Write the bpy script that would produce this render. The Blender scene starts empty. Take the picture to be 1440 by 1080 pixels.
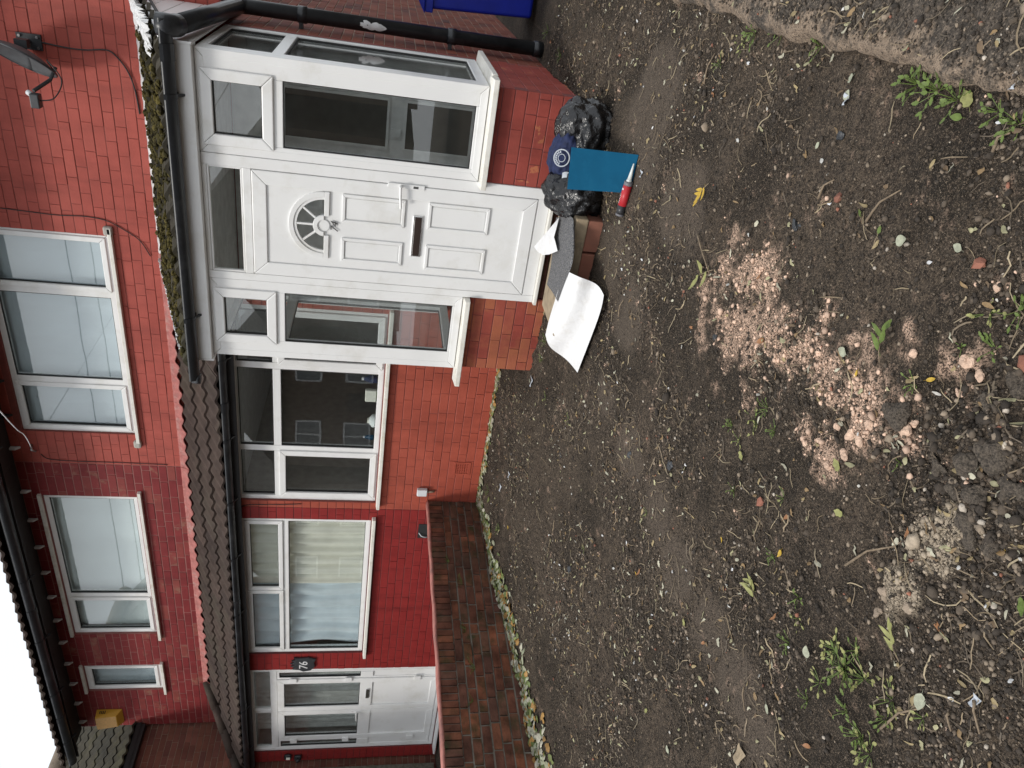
import bpy, bmesh, math, random
import numpy as np
from mathutils import Matrix, Vector
random.seed(7); rng = np.random.default_rng(11)
scene = bpy.context.scene
COL = scene.collection

# ------------------------------------------------------------------ camera
CAMM = np.array([[0.84246737, 0.53597573, 0.05457796],      # photo "right" when held upright
                 [0.1503062, -0.13654965, -0.97916405],      # down
                 [-0.51735557, 0.83311717, -0.1955991]])     # forward
FPX = 1036.447
CAM = np.array([0.0, -6.2658, 1.298])
cd = bpy.data.cameras.new('camera'); cam = bpy.data.objects.new('camera', cd); COL.objects.link(cam)
cd.sensor_width = 36.0; cd.sensor_fit = 'HORIZONTAL'; cd.lens = FPX / 1440 * 36
cd.clip_start = 0.05; cd.clip_end = 500
cx, cy, cz = CAMM[1], CAMM[0], -CAMM[2]                      # the phone was held on its side
cam.matrix_world = Matrix(((cx[0], cy[0], cz[0], CAM[0]), (cx[1], cy[1], cz[1], CAM[1]), (cx[2], cy[2], cz[2], CAM[2]), (0, 0, 0, 1)))
scene.camera = cam
scene.render.resolution_x = 1024; scene.render.resolution_y = 768

# ------------------------------------------------------------------ light
SUN_EL, SUN_AZ = math.radians(52), math.radians(205)         # overcast, light from behind the camera
w = bpy.data.worlds.new('World'); scene.world = w; w.use_nodes = True
nt = w.node_tree; bg = nt.nodes['Background']
sky = nt.nodes.new('ShaderNodeTexSky'); sky.sky_type = 'NISHITA'; sky.sun_disc = False
sky.sun_elevation = SUN_EL; sky.sun_rotation = SUN_AZ; sky.dust_density = 4.0
mix = nt.nodes.new('ShaderNodeMix'); mix.data_type = 'RGBA'; mix.inputs[0].default_value = 0.86
mix.inputs[7].default_value = (7.6, 7.9, 8.2, 1)             # cloud deck
nt.links.new(sky.outputs[0], mix.inputs[6]); nt.links.new(mix.outputs[2], bg.inputs[0])
bg.inputs[1].default_value = 0.148
sl = bpy.data.lights.new('sun', 'SUN'); sl.energy = 2.0; sl.angle = math.radians(11); sl.color = (1.0, 0.96, 0.9)
so = bpy.data.objects.new('sun', sl); COL.objects.link(so)
sd = Vector((math.sin(SUN_AZ) * math.cos(SUN_EL), math.cos(SUN_AZ) * math.cos(SUN_EL), math.sin(SUN_EL)))
so.rotation_euler = (-sd).to_track_quat('-Z', 'Y').to_euler()
vs = scene.view_settings; vs.view_transform = 'Standard'; vs.look = 'None'; vs.exposure = 0.0; vs.gamma = 1.0

# ------------------------------------------------------------------ pixel -> place
def ray(x, y): return CAMM.T @ np.array([(540 - y) / FPX, (x - 720) / FPX, 1.0])
def on(x, y, ax, val):
    d = ray(x, y); return CAM + (val - CAM[ax]) / d[ax] * d
def W_(x, y): return on(x, y, 1, 0.0)
def U_(x, y): return on(x, y, 1, UY)
UY = 0.637            # the upper wall stands back behind the ground-floor wall
PY = -1.04            # porch front
GX = -0.90            # gable side of the house
SLOPE = 0.057
def gbase(y): return np.where(np.asarray(y) < 0, SLOPE * np.asarray(y), 0.0)
def G_(x, y):
    d = ray(x, y); t = (-CAM[2] + SLOPE * CAM[1]) / (d[2] - SLOPE * d[1]); p = CAM + t * d
    if p[1] > 0: p = CAM + (-CAM[2] / d[2]) * d
    return p
def project(p):
    q = CAMM @ (np.asarray(p) - CAM)
    return 720 + FPX * q[1] / q[2], 540 - FPX * q[0] / q[2], q[2]

# ------------------------------------------------------------------ numpy noise
def vnoise(x, y, s, seed):
    r = np.random.default_rng(seed).random((256, 256))
    x = np.asarray(x) * s + 1000; y = np.asarray(y) * s + 1000
    i = np.floor(x).astype(int); j = np.floor(y).astype(int); f = x - i; g = y - j
    f = f * f * (3 - 2 * f); g = g * g * (3 - 2 * g); i &= 255; j &= 255; i1 = (i + 1) & 255; j1 = (j + 1) & 255
    return (r[i, j] * (1 - f) + r[i1, j] * f) * (1 - g) + (r[i, j1] * (1 - f) + r[i1, j1] * f) * g - .5
def fbm(x, y, s, seed, n=4):
    t = 0
    for k in range(n): t = t + vnoise(x, y, s * 2.03 ** k, seed + k) / 1.9 ** k
    return t
def sstep(a, b, x):
    t = np.clip((x - a) / (b - a), 0, 1); return t * t * (3 - 2 * t)

# ------------------------------------------------------------------ materials
class NT:
    def __init__(s, name):
        s.m = bpy.data.materials.new(name); s.m.use_nodes = True; s.t = s.m.node_tree; s.b = s.t.nodes['Principled BSDF']
    def n(s, typ, **kw):
        nd = s.t.nodes.new('ShaderNode' + typ)
        for k, v in kw.items():
            if k.startswith('i_'):
                key = k[2:]; key = int(key) if key.isdigit() else key.replace('_', ' ')
                if isinstance(v, tuple) and v and isinstance(v[0], bpy.types.Node): s.t.links.new(v[0].outputs[v[1]], nd.inputs[key])
                else: nd.inputs[key].default_value = v
            else: setattr(nd, k, v)
        return nd
    def l(s, a, ao, b, bi): s.t.links.new(a.outputs[ao], b.inputs[bi])
    def noise(s, scale, detail=4, rough=.55, co=None):
        nd = s.n('TexNoise'); nd.inputs['Scale'].default_value = scale; nd.inputs['Detail'].default_value = detail; nd.inputs['Roughness'].default_value = rough
        s.l(co or s.co(), 3 if co is None else 0, nd, 'Vector'); return nd
    def co(s):
        if not hasattr(s, '_co'): s._co = s.n('TexCoord')
        return s._co
    def ramp(s, src, so_, stops):
        r = s.n('ValToRGB'); e = r.color_ramp.elements
        while len(e) < len(stops): e.new(.5)
        for k, (p, c) in enumerate(stops): e[k].position = p; e[k].color = (*c, 1) if len(c) == 3 else c
        s.l(src, so_, r, 0); return r
    def mixc(s, fac, fo, a, ao, b, bo, mode='MIX'):
        m = s.n('Mix', data_type='RGBA', blend_type=mode)
        for v, o_, i in ((fac, fo, 0), (a, ao, 6), (b, bo, 7)):
            if isinstance(v, bpy.types.Node): s.l(v, o_, m, i)
            else: m.inputs[i].default_value = v if i == 0 else (*v, 1)
        return m
    def bump(s, src, so_, strength, dist=.01, prev=None):
        b = s.n('Bump'); b.inputs['Strength'].default_value = strength; b.inputs['Distance'].default_value = dist
        s.l(src, so_, b, 'Height')
        if prev: s.l(prev, 0, b, 'Normal')
        return b
    def world(s):
        g = s.n('NewGeometry'); return g
def P(name, col, rough=.6, nscale=12, var=.12, bump=.15, bscale=60, metal=0, bdist=.004, spec=.5, dirt=None, dscale=3):
    t = NT(name); t.b.inputs['Roughness'].default_value = rough; t.b.inputs['Metallic'].default_value = metal
    t.b.inputs['Specular IOR Level'].default_value = spec
    g = t.world(); nz = t.n('TexNoise'); nz.inputs['Scale'].default_value = nscale; nz.inputs['Detail'].default_value = 5; t.l(g, 'Position', nz, 'Vector')
    c0 = tuple(max(0, c * (1 - var)) for c in col); c1 = tuple(min(1, c * (1 + var)) for c in col)
    r = t.ramp(nz, 0, [(.3, c0), (.7, c1)]); src = r
    if dirt:
        n2 = t.n('TexNoise'); n2.inputs['Scale'].default_value = dscale; n2.inputs['Detail'].default_value = 6; n2.inputs['Roughness'].default_value = .65; t.l(g, 'Position', n2, 'Vector')
        mk = t.ramp(n2, 0, [(.52, (0, 0, 0)), (.72, (1, 1, 1))]); src = t.mixc(mk, 0, r, 0, dirt, None)
        t.l(src, 2, t.b, 'Base Color')
    else: t.l(r, 0, t.b, 'Base Color')
    if bump:
        n3 = t.n('TexNoise'); n3.inputs['Scale'].default_value = bscale; n3.inputs['Detail'].default_value = 4; t.l(g, 'Position', n3, 'Vector')
        b = t.bump(n3, 0, bump, bdist); t.l(b, 0, t.b, 'Normal')
    return t.m
def brick_mat(name, cols, rough=.65, worn=None, wornpos=(.5, .62), bump=.35, var=.1, stain=None):
    """cols: ramp of per-brick colours; worn: colour showing where the paint has gone"""
    t = NT(name); t.b.inputs['Roughness'].default_value = rough; t.b.inputs['Specular IOR Level'].default_value = .22
    oi = t.n('ObjectInfo'); g = t.world()
    ad = t.n('Math', operation='ADD'); t.l(oi, 'Random', ad, 0); t.l(g, 'Random Per Island', ad, 1)
    fr = t.n('Math', operation='FRACT'); t.l(ad, 0, fr, 0)
    r = t.ramp(fr, 0, [(k / max(1, len(cols) - 1), c) for k, c in enumerate(cols)])
    nz = t.n('TexNoise'); nz.inputs['Scale'].default_value = 9; nz.inputs['Detail'].default_value = 6; t.l(g, 'Position', nz, 'Vector')
    v = t.ramp(nz, 0, [(.25, (1 - var,) * 3), (.75, (1 + var,) * 3)])
    m = t.mixc(1.0, None, r, 0, v, 0, 'MULTIPLY'); last = m
    if worn:
        n2 = t.n('TexNoise'); n2.inputs['Scale'].default_value = 7; n2.inputs['Detail'].default_value = 7; n2.inputs['Roughness'].default_value = .6; t.l(g, 'Position', n2, 'Vector')
        a2 = t.n('Math', operation='MULTIPLY_ADD'); t.l(fr, 0, a2, 0); a2.inputs[1].default_value = .22; t.l(n2, 0, a2, 2)
        mk = t.ramp(a2, 0, [(wornpos[0], (0, 0, 0)), (wornpos[1], (1, 1, 1))])
        last = t.mixc(mk, 0, last, 2, worn, None)
    if stain:
        n3 = t.n('TexNoise'); n3.inputs['Scale'].default_value = 1.7; n3.inputs['Detail'].default_value = 8; n3.inputs['Roughness'].default_value = .7; t.l(g, 'Position', n3, 'Vector')
        mk = t.ramp(n3, 0, [(.5, (0, 0, 0)), (.75, (.7, .7, .7))]); last = t.mixc(mk, 0, last, 2, stain, None)
    mp_ = t.n('Mapping'); mp_.inputs['Scale'].default_value = (5.5, 5.5, .8); t.l(g, 'Position', mp_, 0)      # rain streaks and fading
    ns = t.n('TexNoise'); ns.inputs['Scale'].default_value = 1.0; ns.inputs['Detail'].default_value = 7; ns.inputs['Roughness'].default_value = .65; t.l(mp_, 0, ns, 'Vector')
    vs_ = t.ramp(ns, 0, [(.3, (.78, .8, .82)), (.5, (1, 1, 1)), (.7, (1.08, 1.12, 1.14))]); last = t.mixc(1.0, None, last, 2, vs_, 0, 'MULTIPLY')
    t.l(last, 2, t.b, 'Base Color')
    n4 = t.n('TexNoise'); n4.inputs['Scale'].default_value = 55; n4.inputs['Detail'].default_value = 5; t.l(g, 'Position', n4, 'Vector')
    b = t.bump(n4, 0, bump, .004); t.l(b, 0, t.b, 'Normal')
    return t.m
def glass_mat(name, tint=(.93, .95, .95)):
    t = NT(name); nd = t.t.nodes; nd.remove(t.b); out = nd['Material Output']
    tr = t.n('BsdfTransparent'); tr.inputs[0].default_value = (*tint, 1)
    gl = t.n('BsdfGlossy'); gl.inputs['Roughness'].default_value = .004; gl.inputs[0].default_value = (1, 1, 1, 1)
    nz = t.n('TexNoise'); nz.inputs['Scale'].default_value = 2.2; nz.inputs['Detail'].default_value = 1; g = t.world(); t.l(g, 'Position', nz, 'Vector')
    b = t.bump(nz, 0, .02, .02); t.l(b, 0, gl, 'Normal')
    lw = t.n('LayerWeight'); lw.inputs[0].default_value = .5; pw_ = t.n('Math', operation='POWER'); t.l(lw, 'Facing', pw_, 0); pw_.inputs[1].default_value = 4.0
    fr = t.n('Math', operation='MULTIPLY_ADD'); t.l(pw_, 0, fr, 0); fr.inputs[1].default_value = .85; fr.inputs[2].default_value = .075
    mx = t.n('MixShader'); t.l(fr, 0, mx, 0); t.l(tr, 0, mx, 1); t.l(gl, 0, mx, 2); t.l(mx, 0, out, 0)
    return t.m
MAT = {}
MAT['paint74'] = brick_mat('red_painted_brick', [(.36, .075, .057), (.385, .084, .064), (.37, .078, .059), (.41, .092, .07)], .6, stain=(.32, .078, .06))
MAT['joint74'] = P('red_painted_joint', (.22, .055, .043), .8, bump=.4)
MAT['paint74low'] = brick_mat('red_painted_brick_low', [(.35, .075, .047), (.375, .083, .053), (.36, .079, .05)], .5, stain=(.27, .058, .04))
MAT['paint76'] = brick_mat('crimson_painted_brick', [(.185, .024, .026), (.205, .028, .029), (.195, .026, .027), (.22, .033, .033), (.24, .055, .045)], .6, worn=(.25, .105, .075), wornpos=(.74, .84))
MAT['joint76'] = P('crimson_faded_joint', (.27, .105, .092), .8, bump=.4)
MAT['paint76low'] = brick_mat('crimson_painted_brick_low', [(.235, .023, .022), (.25, .026, .024), (.24, .024, .023)], .5)
MAT['joint76low'] = P('crimson_joint_low', (.11, .02, .02), .8, bump=.4)
MAT['porchpaint'] = brick_mat('porch_painted_brick', [(.27, .055, .042), (.29, .06, .046), (.3, .066, .05)], .55, worn=(.42, .14, .07), wornpos=(.78, .8))
MAT['wornpaint'] = brick_mat('porch_worn_brick', [(.27, .055, .04), (.3, .075, .05), (.33, .1, .06)], .6, worn=(.35, .11, .056), wornpos=(.5, .74))
MAT['porchjoint'] = P('porch_joint', (.16, .045, .042), .85, bump=.5)
MAT['gable'] = brick_mat('bare_red_brick', [(.16, .045, .03), (.2, .058, .036), (.13, .04, .032), (.22, .07, .045), (.1, .04, .036)], .8)
MAT['gablejoint'] = P('sand_mortar', (.27, .2, .145), .9, bump=.6)
MAT['gwall'] = brick_mat('weathered_wall_brick', [(.115, .05, .034), (.135, .055, .036), (.16, .06, .036), (.1, .046, .034), (.13, .064, .042), (.21, .075, .04), (.145, .062, .04)], .88, worn=(.04, .046, .02), wornpos=(.66, .9), stain=(.045, .042, .03), bump=1.4, var=.6)
MAT['gwalljoint'] = P('old_mortar', (.2, .18, .15), .95, bump=.8, dirt=(.035, .04, .02), dscale=5)
MAT['brown'] = brick_mat('brown_house_brick', [(.15, .055, .04), (.19, .075, .05), (.13, .05, .04), (.22, .085, .06)], .85)
MAT['pinkcap'] = P('pink_painted_cement', (.42, .17, .14), .7, nscale=14, var=.2, bump=.5, dirt=(.2, .1, .085), dscale=5)
MAT['upvc'] = P('white_upvc', (.80, .80, .79), .32, nscale=3, var=.03, bump=.03, bscale=20, dirt=(.70, .69, .655), dscale=3.5)
MAT['upvcold'] = P('weathered_white_sill', (.76, .74, .68), .45, nscale=8, var=.05, bump=.1, dirt=(.6, .56, .47), dscale=7)
MAT['gasket'] = P('black_gasket', (.02, .02, .02), .6, bump=0)
MAT['black'] = P('black_plastic_pipe', (.016, .018, .021), .36, nscale=5, var=.3, bump=.1, dirt=(.045, .047, .05), dscale=4)
MAT['glass'] = glass_mat('window_glass')
MAT['obscure'] = P('frosted_dark_glass', (.1, .105, .1), .15, bump=.3, bscale=200)
MAT['room'] = P('dim_room_wall', (.5, .46, .42), .9, bump=0)
MAT['roomlight'] = P('porch_inner_plaster', (.72, .72, .69), .9, bump=0)
MAT['innerdoor'] = P('grey_inner_door', (.6, .6, .58), .5, bump=0)
MAT['darkpanel'] = P('dark_door_glass', (.075, .07, .06), .2, bump=.2)
MAT['tile'] = brick_mat('brown_concrete_tile', [(.058, .041, .034), (.07, .049, .04), (.05, .036, .031), (.082, .057, .047)], .85, stain=(.085, .075, .055), bump=.6, var=.25)
MAT['oldtile'] = brick_mat('grey_mossy_tile', [(.045, .04, .03), (.06, .052, .036), (.035, .032, .025)], .9, stain=(.07, .066, .022), bump=.7, var=.3)
MAT['moss'] = brick_mat('yellow_green_moss', [(.028, .024, .01), (.065, .052, .014), (.04, .034, .012), (.1, .078, .02), (.022, .018, .01)], .95, bump=.8)
MAT['redflash'] = P('red_painted_flashing', (.37, .12, .105), .7, nscale=20, var=.2, bump=.6, dirt=(.4, .25, .22), dscale=9)
MAT['whiteflash'] = P('crumpled_white_flashing', (.62, .62, .62), .5, nscale=20, var=.12, bump=.4, dirt=(.4, .4, .38), dscale=9)
MAT['sofdark'] = P('dark_eaves_board', (.018, .016, .016), .7, bump=.2)
MAT['blind'] = P('pale_blue_blind', (.66, .73, .77), .8, nscale=2, var=.06, bump=0)
MAT['blind2'] = P('pale_green_blind', (.8, .86, .85), .8, nscale=2, var=.06, bump=0)
MAT['curtain'] = P('white_net_curtain', (.84, .86, .84), .9, nscale=6, var=.08, bump=.1)
MAT['cream'] = P('cream_curtain', (.84, .82, .72), .9, nscale=6, var=.08, bump=.1)
MAT['bluewhite'] = P('pale_blue_curtain', (.72, .8, .84), .9, nscale=5, var=.1, bump=.1)
MAT['yellowbox'] = P('yellow_alarm_plastic', (.62, .33, .035), .45, nscale=10, var=.08, bump=.05)
MAT['yellowfaded'] = P('faded_yellow_plastic', (.68, .4, .16), .5, nscale=40, var=.12, bump=.05)
MAT['darkmetal'] = P('dark_grey_metal', (.035, .038, .042), .45, nscale=20, var=.2, bump=.1)
MAT['dishgrey'] = P('dish_grey_paint', (.075, .08, .085), .5, nscale=20, var=.15, bump=.05)
MAT['steel'] = P('bright_bolt', (.5, .5, .5), .35, metal=1, bump=0)
MAT['whiteplast'] = P('white_plastic', (.66, .68, .7), .45, nscale=10, var=.05, bump=0)
MAT['bin'] = P('blue_bin_plastic', (.006, .018, .30), .38, nscale=8, var=.12, bump=.15, bscale=300, bdist=.001)
MAT['wood'] = P('weathered_fence_wood', (.11, .098, .078), .9, nscale=30, var=.35, bump=.5, dirt=(.06, .065, .035), dscale=6)
MAT['plank'] = P('old_step_slab', (.3, .235, .155), .85, nscale=18, var=.2, bump=.5, dirt=(.15, .115, .08), dscale=8)
MAT['stepbrick'] = brick_mat('step_brick', [(.27, .11, .075), (.3, .125, .085), (.24, .1, .07)], .8, stain=(.16, .09, .065))
MAT['bag'] = P('black_bin_bag', (.008, .008, .009), .25, nscale=8, var=.2, bump=.75, bscale=17, bdist=.03, spec=.6)
MAT['navy'] = P('navy_cloth', (.010, .018, .065), .8, nscale=30, var=.3, bump=.5, bscale=120)
MAT['emblemwhite'] = P('white_print', (.45, .48, .52), .7, bump=.1)
MAT['board'] = P('blue_sheet', (.002, .062, .125), .6, nscale=6, var=.1, bump=.05, spec=.08, dirt=(.004, .07, .135), dscale=12)
MAT['redlabel'] = P('red_label', (.46, .022, .03), .4, bump=0)
MAT['nozzle'] = P('white_nozzle', (.68, .72, .7), .35, bump=0)
MAT['tubegrey'] = P('dark_tube_plastic', (.03, .03, .033), .35, bump=0)
MAT['collar'] = P('grey_collar', (.16, .155, .17), .45, bump=0)
MAT['felt'] = P('grey_felt', (.1, .1, .105), .95, nscale=150, var=.9, bump=.8, bscale=150, dirt=(.28, .27, .25), dscale=90)
MAT['feltlight'] = P('dusty_grey_felt', (.26, .25, .24), .95, nscale=260, var=.35, bump=.6, bscale=260)
MAT['foam'] = P('white_foam_sheet', (.74, .74, .745), .8, nscale=6, var=.03, bump=.5, bscale=30, bdist=.01, dirt=(.66, .645, .62), dscale=11)
MAT['brownmetal'] = P('dark_letterbox', (.03, .018, .014), .35, bump=0)
MAT['chrome'] = P('chrome', (.75, .75, .75), .2, metal=1, bump=0)
MAT['ink'] = P('dark_number', (.06, .06, .06), .5, bump=0)
MAT['white'] = P('white_paint', (.75, .75, .75), .5, bump=0)
MAT['cable'] = P('black_cable', (.022, .018, .018), .6, bump=0)
MAT['litstain'] = P('grey_cement_blob', (.42, .4, .36), .9, bump=.5)
MAT['concrete'] = P('old_concrete', (.30, .235, .175), .95, nscale=9, var=.3, bump=.8, bdist=.01, dirt=(.085, .07, .055), dscale=4.5)
MAT['oppbrick'] = P('far_brown_brick', (.12, .085, .062), .9, nscale=3, var=.15, bump=0)
MAT['opproof'] = P('far_roof_tile', (.05, .045, .042), .9, bump=0)
MAT['dullpane'] = P('far_window_pane', (.16, .18, .19), .2, bump=0)
def vcol_mat(name, rough=.9, bump=.3, bscale=300, translucent=False):
    t = NT(name); t.b.inputs['Roughness'].default_value = rough; a = t.n('VertexColor', layer_name='Col')
    g = t.world(); nz = t.n('TexNoise'); nz.inputs['Scale'].default_value = 70; nz.inputs['Detail'].default_value = 4; t.l(g, 'Position', nz, 'Vector')
    v = t.ramp(nz, 0, [(.3, (.75,) * 3), (.7, (1.2,) * 3)]); m = t.mixc(1.0, None, a, 0, v, 0, 'MULTIPLY'); t.l(m, 2, t.b, 'Base Color')
    n2 = t.n('TexNoise'); n2.inputs['Scale'].default_value = bscale; t.l(g, 'Position', n2, 'Vector'); b = t.bump(n2, 0, bump, .003); t.l(b, 0, t.b, 'Normal')
    return t.m
MAT['grit'] = vcol_mat('soil_grit'); MAT['leafv'] = vcol_mat('leaf_colours', .6, .2)
def leaf(name, c): return P(name, c, .55, nscale=60, var=.25, bump=.3, bscale=150)
MAT['leafyellow'] = leaf('yellow_leaf', (.46, .3, .035)); MAT['leafpale'] = leaf('pale_leaf', (.33, .34, .25)); MAT['leafgreen'] = leaf('fresh_green_leaf', (.1, .145, .028))
MAT['leafbrown'] = leaf('brown_leaf', (.26, .12, .05)); MAT['leafolive'] = leaf('olive_leaf', (.25, .25, .09)); MAT['twig'] = P('dry_twig', (.2, .15, .1), .9, nscale=60, var=.3, bump=.3)
MAT['rubblepink'] = P('pink_rubble', (.6, .42, .31), .95, nscale=60, var=.25, bump=.9, bscale=110, bdist=.01)
MAT['clod'] = P('dark_soil_clod', (.075, .06, .046), .98, nscale=160, var=.75, bump=1, bscale=120, bdist=.012, dirt=(.14, .115, .085), dscale=140)

# ------------------------------------------------------------------ mesh helpers
class MB:
    def __init__(s): s.v = []; s.f = []
    def add(s, v, f):
        k = len(s.v); s.v += [tuple(map(float, p)) for p in v]; s.f += [tuple(i + k for i in q) for q in f]; return s
    def box(s, x0, x1, y0, y1, z0, z1):
        return s.add([(x0, y0, z0), (x1, y0, z0), (x1, y1, z0), (x0, y1, z0), (x0, y0, z1), (x1, y0, z1), (x1, y1, z1), (x0, y1, z1)],
                     [(0, 3, 2, 1), (4, 5, 6, 7), (0, 1, 5, 4), (1, 2, 6, 5), (2, 3, 7, 6), (3, 0, 4, 7)])
    def prism(s, pts, a, b):
        """pts: list of 3-D points (a loop); b-a extrusion vector"""
        n = len(pts); a = np.array(a, float); b = np.array(b, float)
        v = [np.array(p) + a for p in pts] + [np.array(p) + b for p in pts]
        return s.add(v, [tuple(range(n))[::-1], tuple(range(n, 2 * n))] + [(i, (i + 1) % n, n + (i + 1) % n, n + i) for i in range(n)])
    def tube(s, path, r, n=10, cap=True, r2=None):
        path = [np.array(p, float) for p in path]; m = len(path); k0 = len(s.v); up = None
        for i, p in enumerate(path):
            t = path[min(i + 1, m - 1)] - path[max(i - 1, 0)]; t /= np.linalg.norm(t) + 1e-12
            if up is None:
                up = np.array([0, 0, 1.]) if abs(t[2]) < .9 else np.array([1., 0, 0])
            a = np.cross(t, up); a /= np.linalg.norm(a); b = np.cross(a, t); up = b
            rr = r if r2 is None else r + (r2 - r) * i / (m - 1)
            if callable(r): rr = r(i / (m - 1))
            for k in range(n):
                q = 2 * math.pi * k / n; s.v.append(tuple(p + rr * (math.cos(q) * a + math.sin(q) * b)))
        for i in range(m - 1):
            for k in range(n):
                k1 = (k + 1) % n; s.f.append((k0 + i * n + k, k0 + i * n + k1, k0 + (i + 1) * n + k1, k0 + (i + 1) * n + k))
        if cap: s.f.append(tuple(k0 + k for k in range(n))[::-1]); s.f.append(tuple(k0 + (m - 1) * n + k for k in range(n)))
        return s
    def grid(s, fn, nu, nv, thick=None):
        k0 = len(s.v)
        P_ = [[np.array(fn(i / nu, j / nv), float) for j in range(nv + 1)] for i in range(nu + 1)]
        for i in range(nu + 1):
            for j in range(nv + 1): s.v.append(tuple(P_[i][j]))
        id_ = lambda i, j: k0 + i * (nv + 1) + j
        for i in range(nu):
            for j in range(nv): s.f.append((id_(i, j), id_(i + 1, j), id_(i + 1, j + 1), id_(i, j + 1)))
        return s
    def frame(s, x0, x1, z0, z1, wd, y0, y1, g=.0006):
        """mitred rectangular frame in the XZ plane"""
        o = [(x0, z0), (x1, z0), (x1, z1), (x0, z1)]; i = [(x0 + wd, z0 + wd), (x1 - wd, z0 + wd), (x1 - wd, z1 - wd), (x0 + wd, z1 - wd)]
        cen = np.array([(x0 + x1) / 2, 0, (z0 + z1) / 2])
        for k in range(4):
            k1 = (k + 1) % 4; q = [np.array((*[o[k][0]], 0, o[k][1])), np.array((o[k1][0], 0, o[k1][1])), np.array((i[k1][0], 0, i[k1][1])), np.array((i[k][0], 0, i[k][1]))]
            m = sum(q) / 4; d = np.array(q[1] - q[0]); d /= np.linalg.norm(d); q[0] = q[0] + d * g; q[3] = q[3] + d * g; q[1] = q[1] - d * g; q[2] = q[2] - d * g
            s.prism(q, (0, y0, 0), (0, y1, 0))
        return s
    def mesh(s, name):
        me = bpy.data.meshes.new(name); me.from_pydata(s.v, [], s.f); me.update(); return me
    def build(s, name, mat, parent=None, smooth=False, bevel=0, sub=0, solid=0, seg=2):
        me = s.mesh(name); bm = bmesh.new(); bm.from_mesh(me); bmesh.ops.recalc_face_normals(bm, faces=bm.faces); bm.to_mesh(me); bm.free()
        return mk(name, me, mat, parent, smooth, bevel, sub, solid, seg)
def mk(name, me, mat, parent=None, smooth=False, bevel=0, sub=0, solid=0, seg=2):
    o = bpy.data.objects.new(name, me); COL.objects.link(o)
    if mat: me.materials.append(MAT[mat] if isinstance(mat, str) else mat)
    if parent: o.parent = parent
    if smooth:
        for p in me.polygons: p.use_smooth = True
    if solid: m = o.modifiers.new('s', 'SOLIDIFY'); m.thickness = solid; m.offset = 0
    if bevel: m = o.modifiers.new('b', 'BEVEL'); m.width = bevel; m.segments = seg; m.limit_method = 'ANGLE'
    if sub: m = o.modifiers.new('u', 'SUBSURF'); m.levels = sub; m.render_levels = sub; m.boundary_smooth = 'PRESERVE_CORNERS'
    return o
def tag(o, label=None, cat=None, group=None, kind=None):
    if label: o['label'] = label
    if cat: o['category'] = cat
    if group: o['group'] = group
    if kind: o['kind'] = kind
    return o
def thing(name, label, cat, loc=(0, 0, 0), group=None):
    o = bpy.data.objects.new(name, None); COL.objects.link(o); o.empty_display_size = .1
    # parts are built in world coordinates, so the Empty stays unscaled and its children keep world placement
    o.location = loc; tag(o, label, cat, group); o['_l'] = 1; return o
def fix(o):
    """keep world placement of children built in world coordinates under a moved Empty"""
    inv = Matrix.Translation(-Vector(o.location))
    for c in o.children: c.matrix_parent_inverse = inv
    if '_l' in o: del o['_l']
def text_mesh(body, size, shear=0.0, ext=.002):
    cu = bpy.data.curves.new('t', 'FONT'); cu.body = body; cu.size = size; cu.extrude = ext; cu.shear = shear; cu.align_x = 'CENTER'; cu.align_y = 'CENTER'
    ob = bpy.data.objects.new('t', cu); COL.objects.link(ob); bpy.context.view_layer.update()
    me = bpy.data.meshes.new_from_object(ob.evaluated_get(bpy.context.evaluated_depsgraph_get())); bpy.data.objects.remove(ob); return me

# ------------------------------------------------------------------ brickwork
BL, BH = 0.245, 0.090
def brick_mesh(L, H, D, bev=.005, jit=.0015, seed=0):
    bm = bmesh.new(); bmesh.ops.create_cube(bm, size=1)
    r = random.Random(seed)
    for v in bm.verts: v.co = Vector((v.co.x * L, v.co.y * D, v.co.z * H))
    bmesh.ops.bevel(bm, geom=bm.edges[:], offset=bev, segments=1, affect='EDGES')
    for v in bm.verts: v.co += Vector((r.uniform(-jit, jit), r.uniform(-jit, jit) * .6, r.uniform(-jit, jit)))
    me = bpy.data.meshes.new('brick'); bm.to_mesh(me); bm.free(); return me
_bm_cache = {}
def brick_set(mat, key, L=BL - .004, H=BH - .006, D=.05, bev=.0028, jit=.0010):
    if key not in _bm_cache:
        ms = []
        for k in range(4):
            me = brick_mesh(L, H, D, bev, jit, k); me.materials.append(MAT[mat]); ms.append(me)
        _bm_cache[key] = (ms, L, H, D)
    return _bm_cache[key]
def lay(u0, u1, z0, z1, openings, bl=BL, bh=BH, shift=0.0, joint=.006, vj=.0035, irregular=True):
    out = []; rr = random.Random(int((u0 * 37 + z0 * 91 + z1 * 13) * 10)); n = int(math.ceil((z1 - z0) / bh - 1e-6))
    for k in range(n):
        a, b = z0 + k * bh, min(z0 + (k + 1) * bh, z1)
        if b - a < .02: continue
        spans = [(u0, u1)]
        for (p, q, c, d) in openings:
            if c < b - .01 and d > a + .01:
                ns = []
                for (s, e) in spans:
                    if q <= s or p >= e: ns.append((s, e))
                    else:
                        if p > s: ns.append((s, p))
                        if q < e: ns.append((q, e))
                spans = ns
        off = (k % 2) * bl / 2 + shift + (rr.uniform(-.05, .05) if irregular else 0)
        for (s, e) in spans:
            p = s; nx = off + math.floor((s - off) / bl + 1) * bl
            while p < e - .012:
                q = min(e, nx)
                if e - q < .04: q = e
                if q - p < .045 and q < e: nx += bl; q = min(e, nx)
                out.append(((p + q) / 2, (a + b) / 2, q - p - vj, b - a - joint)); p = q
                nx = q + (bl / 2 if irregular and rr.random() < .07 else bl * (1 + (rr.uniform(-.04, .04) if irregular else 0)))
    return out
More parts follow.
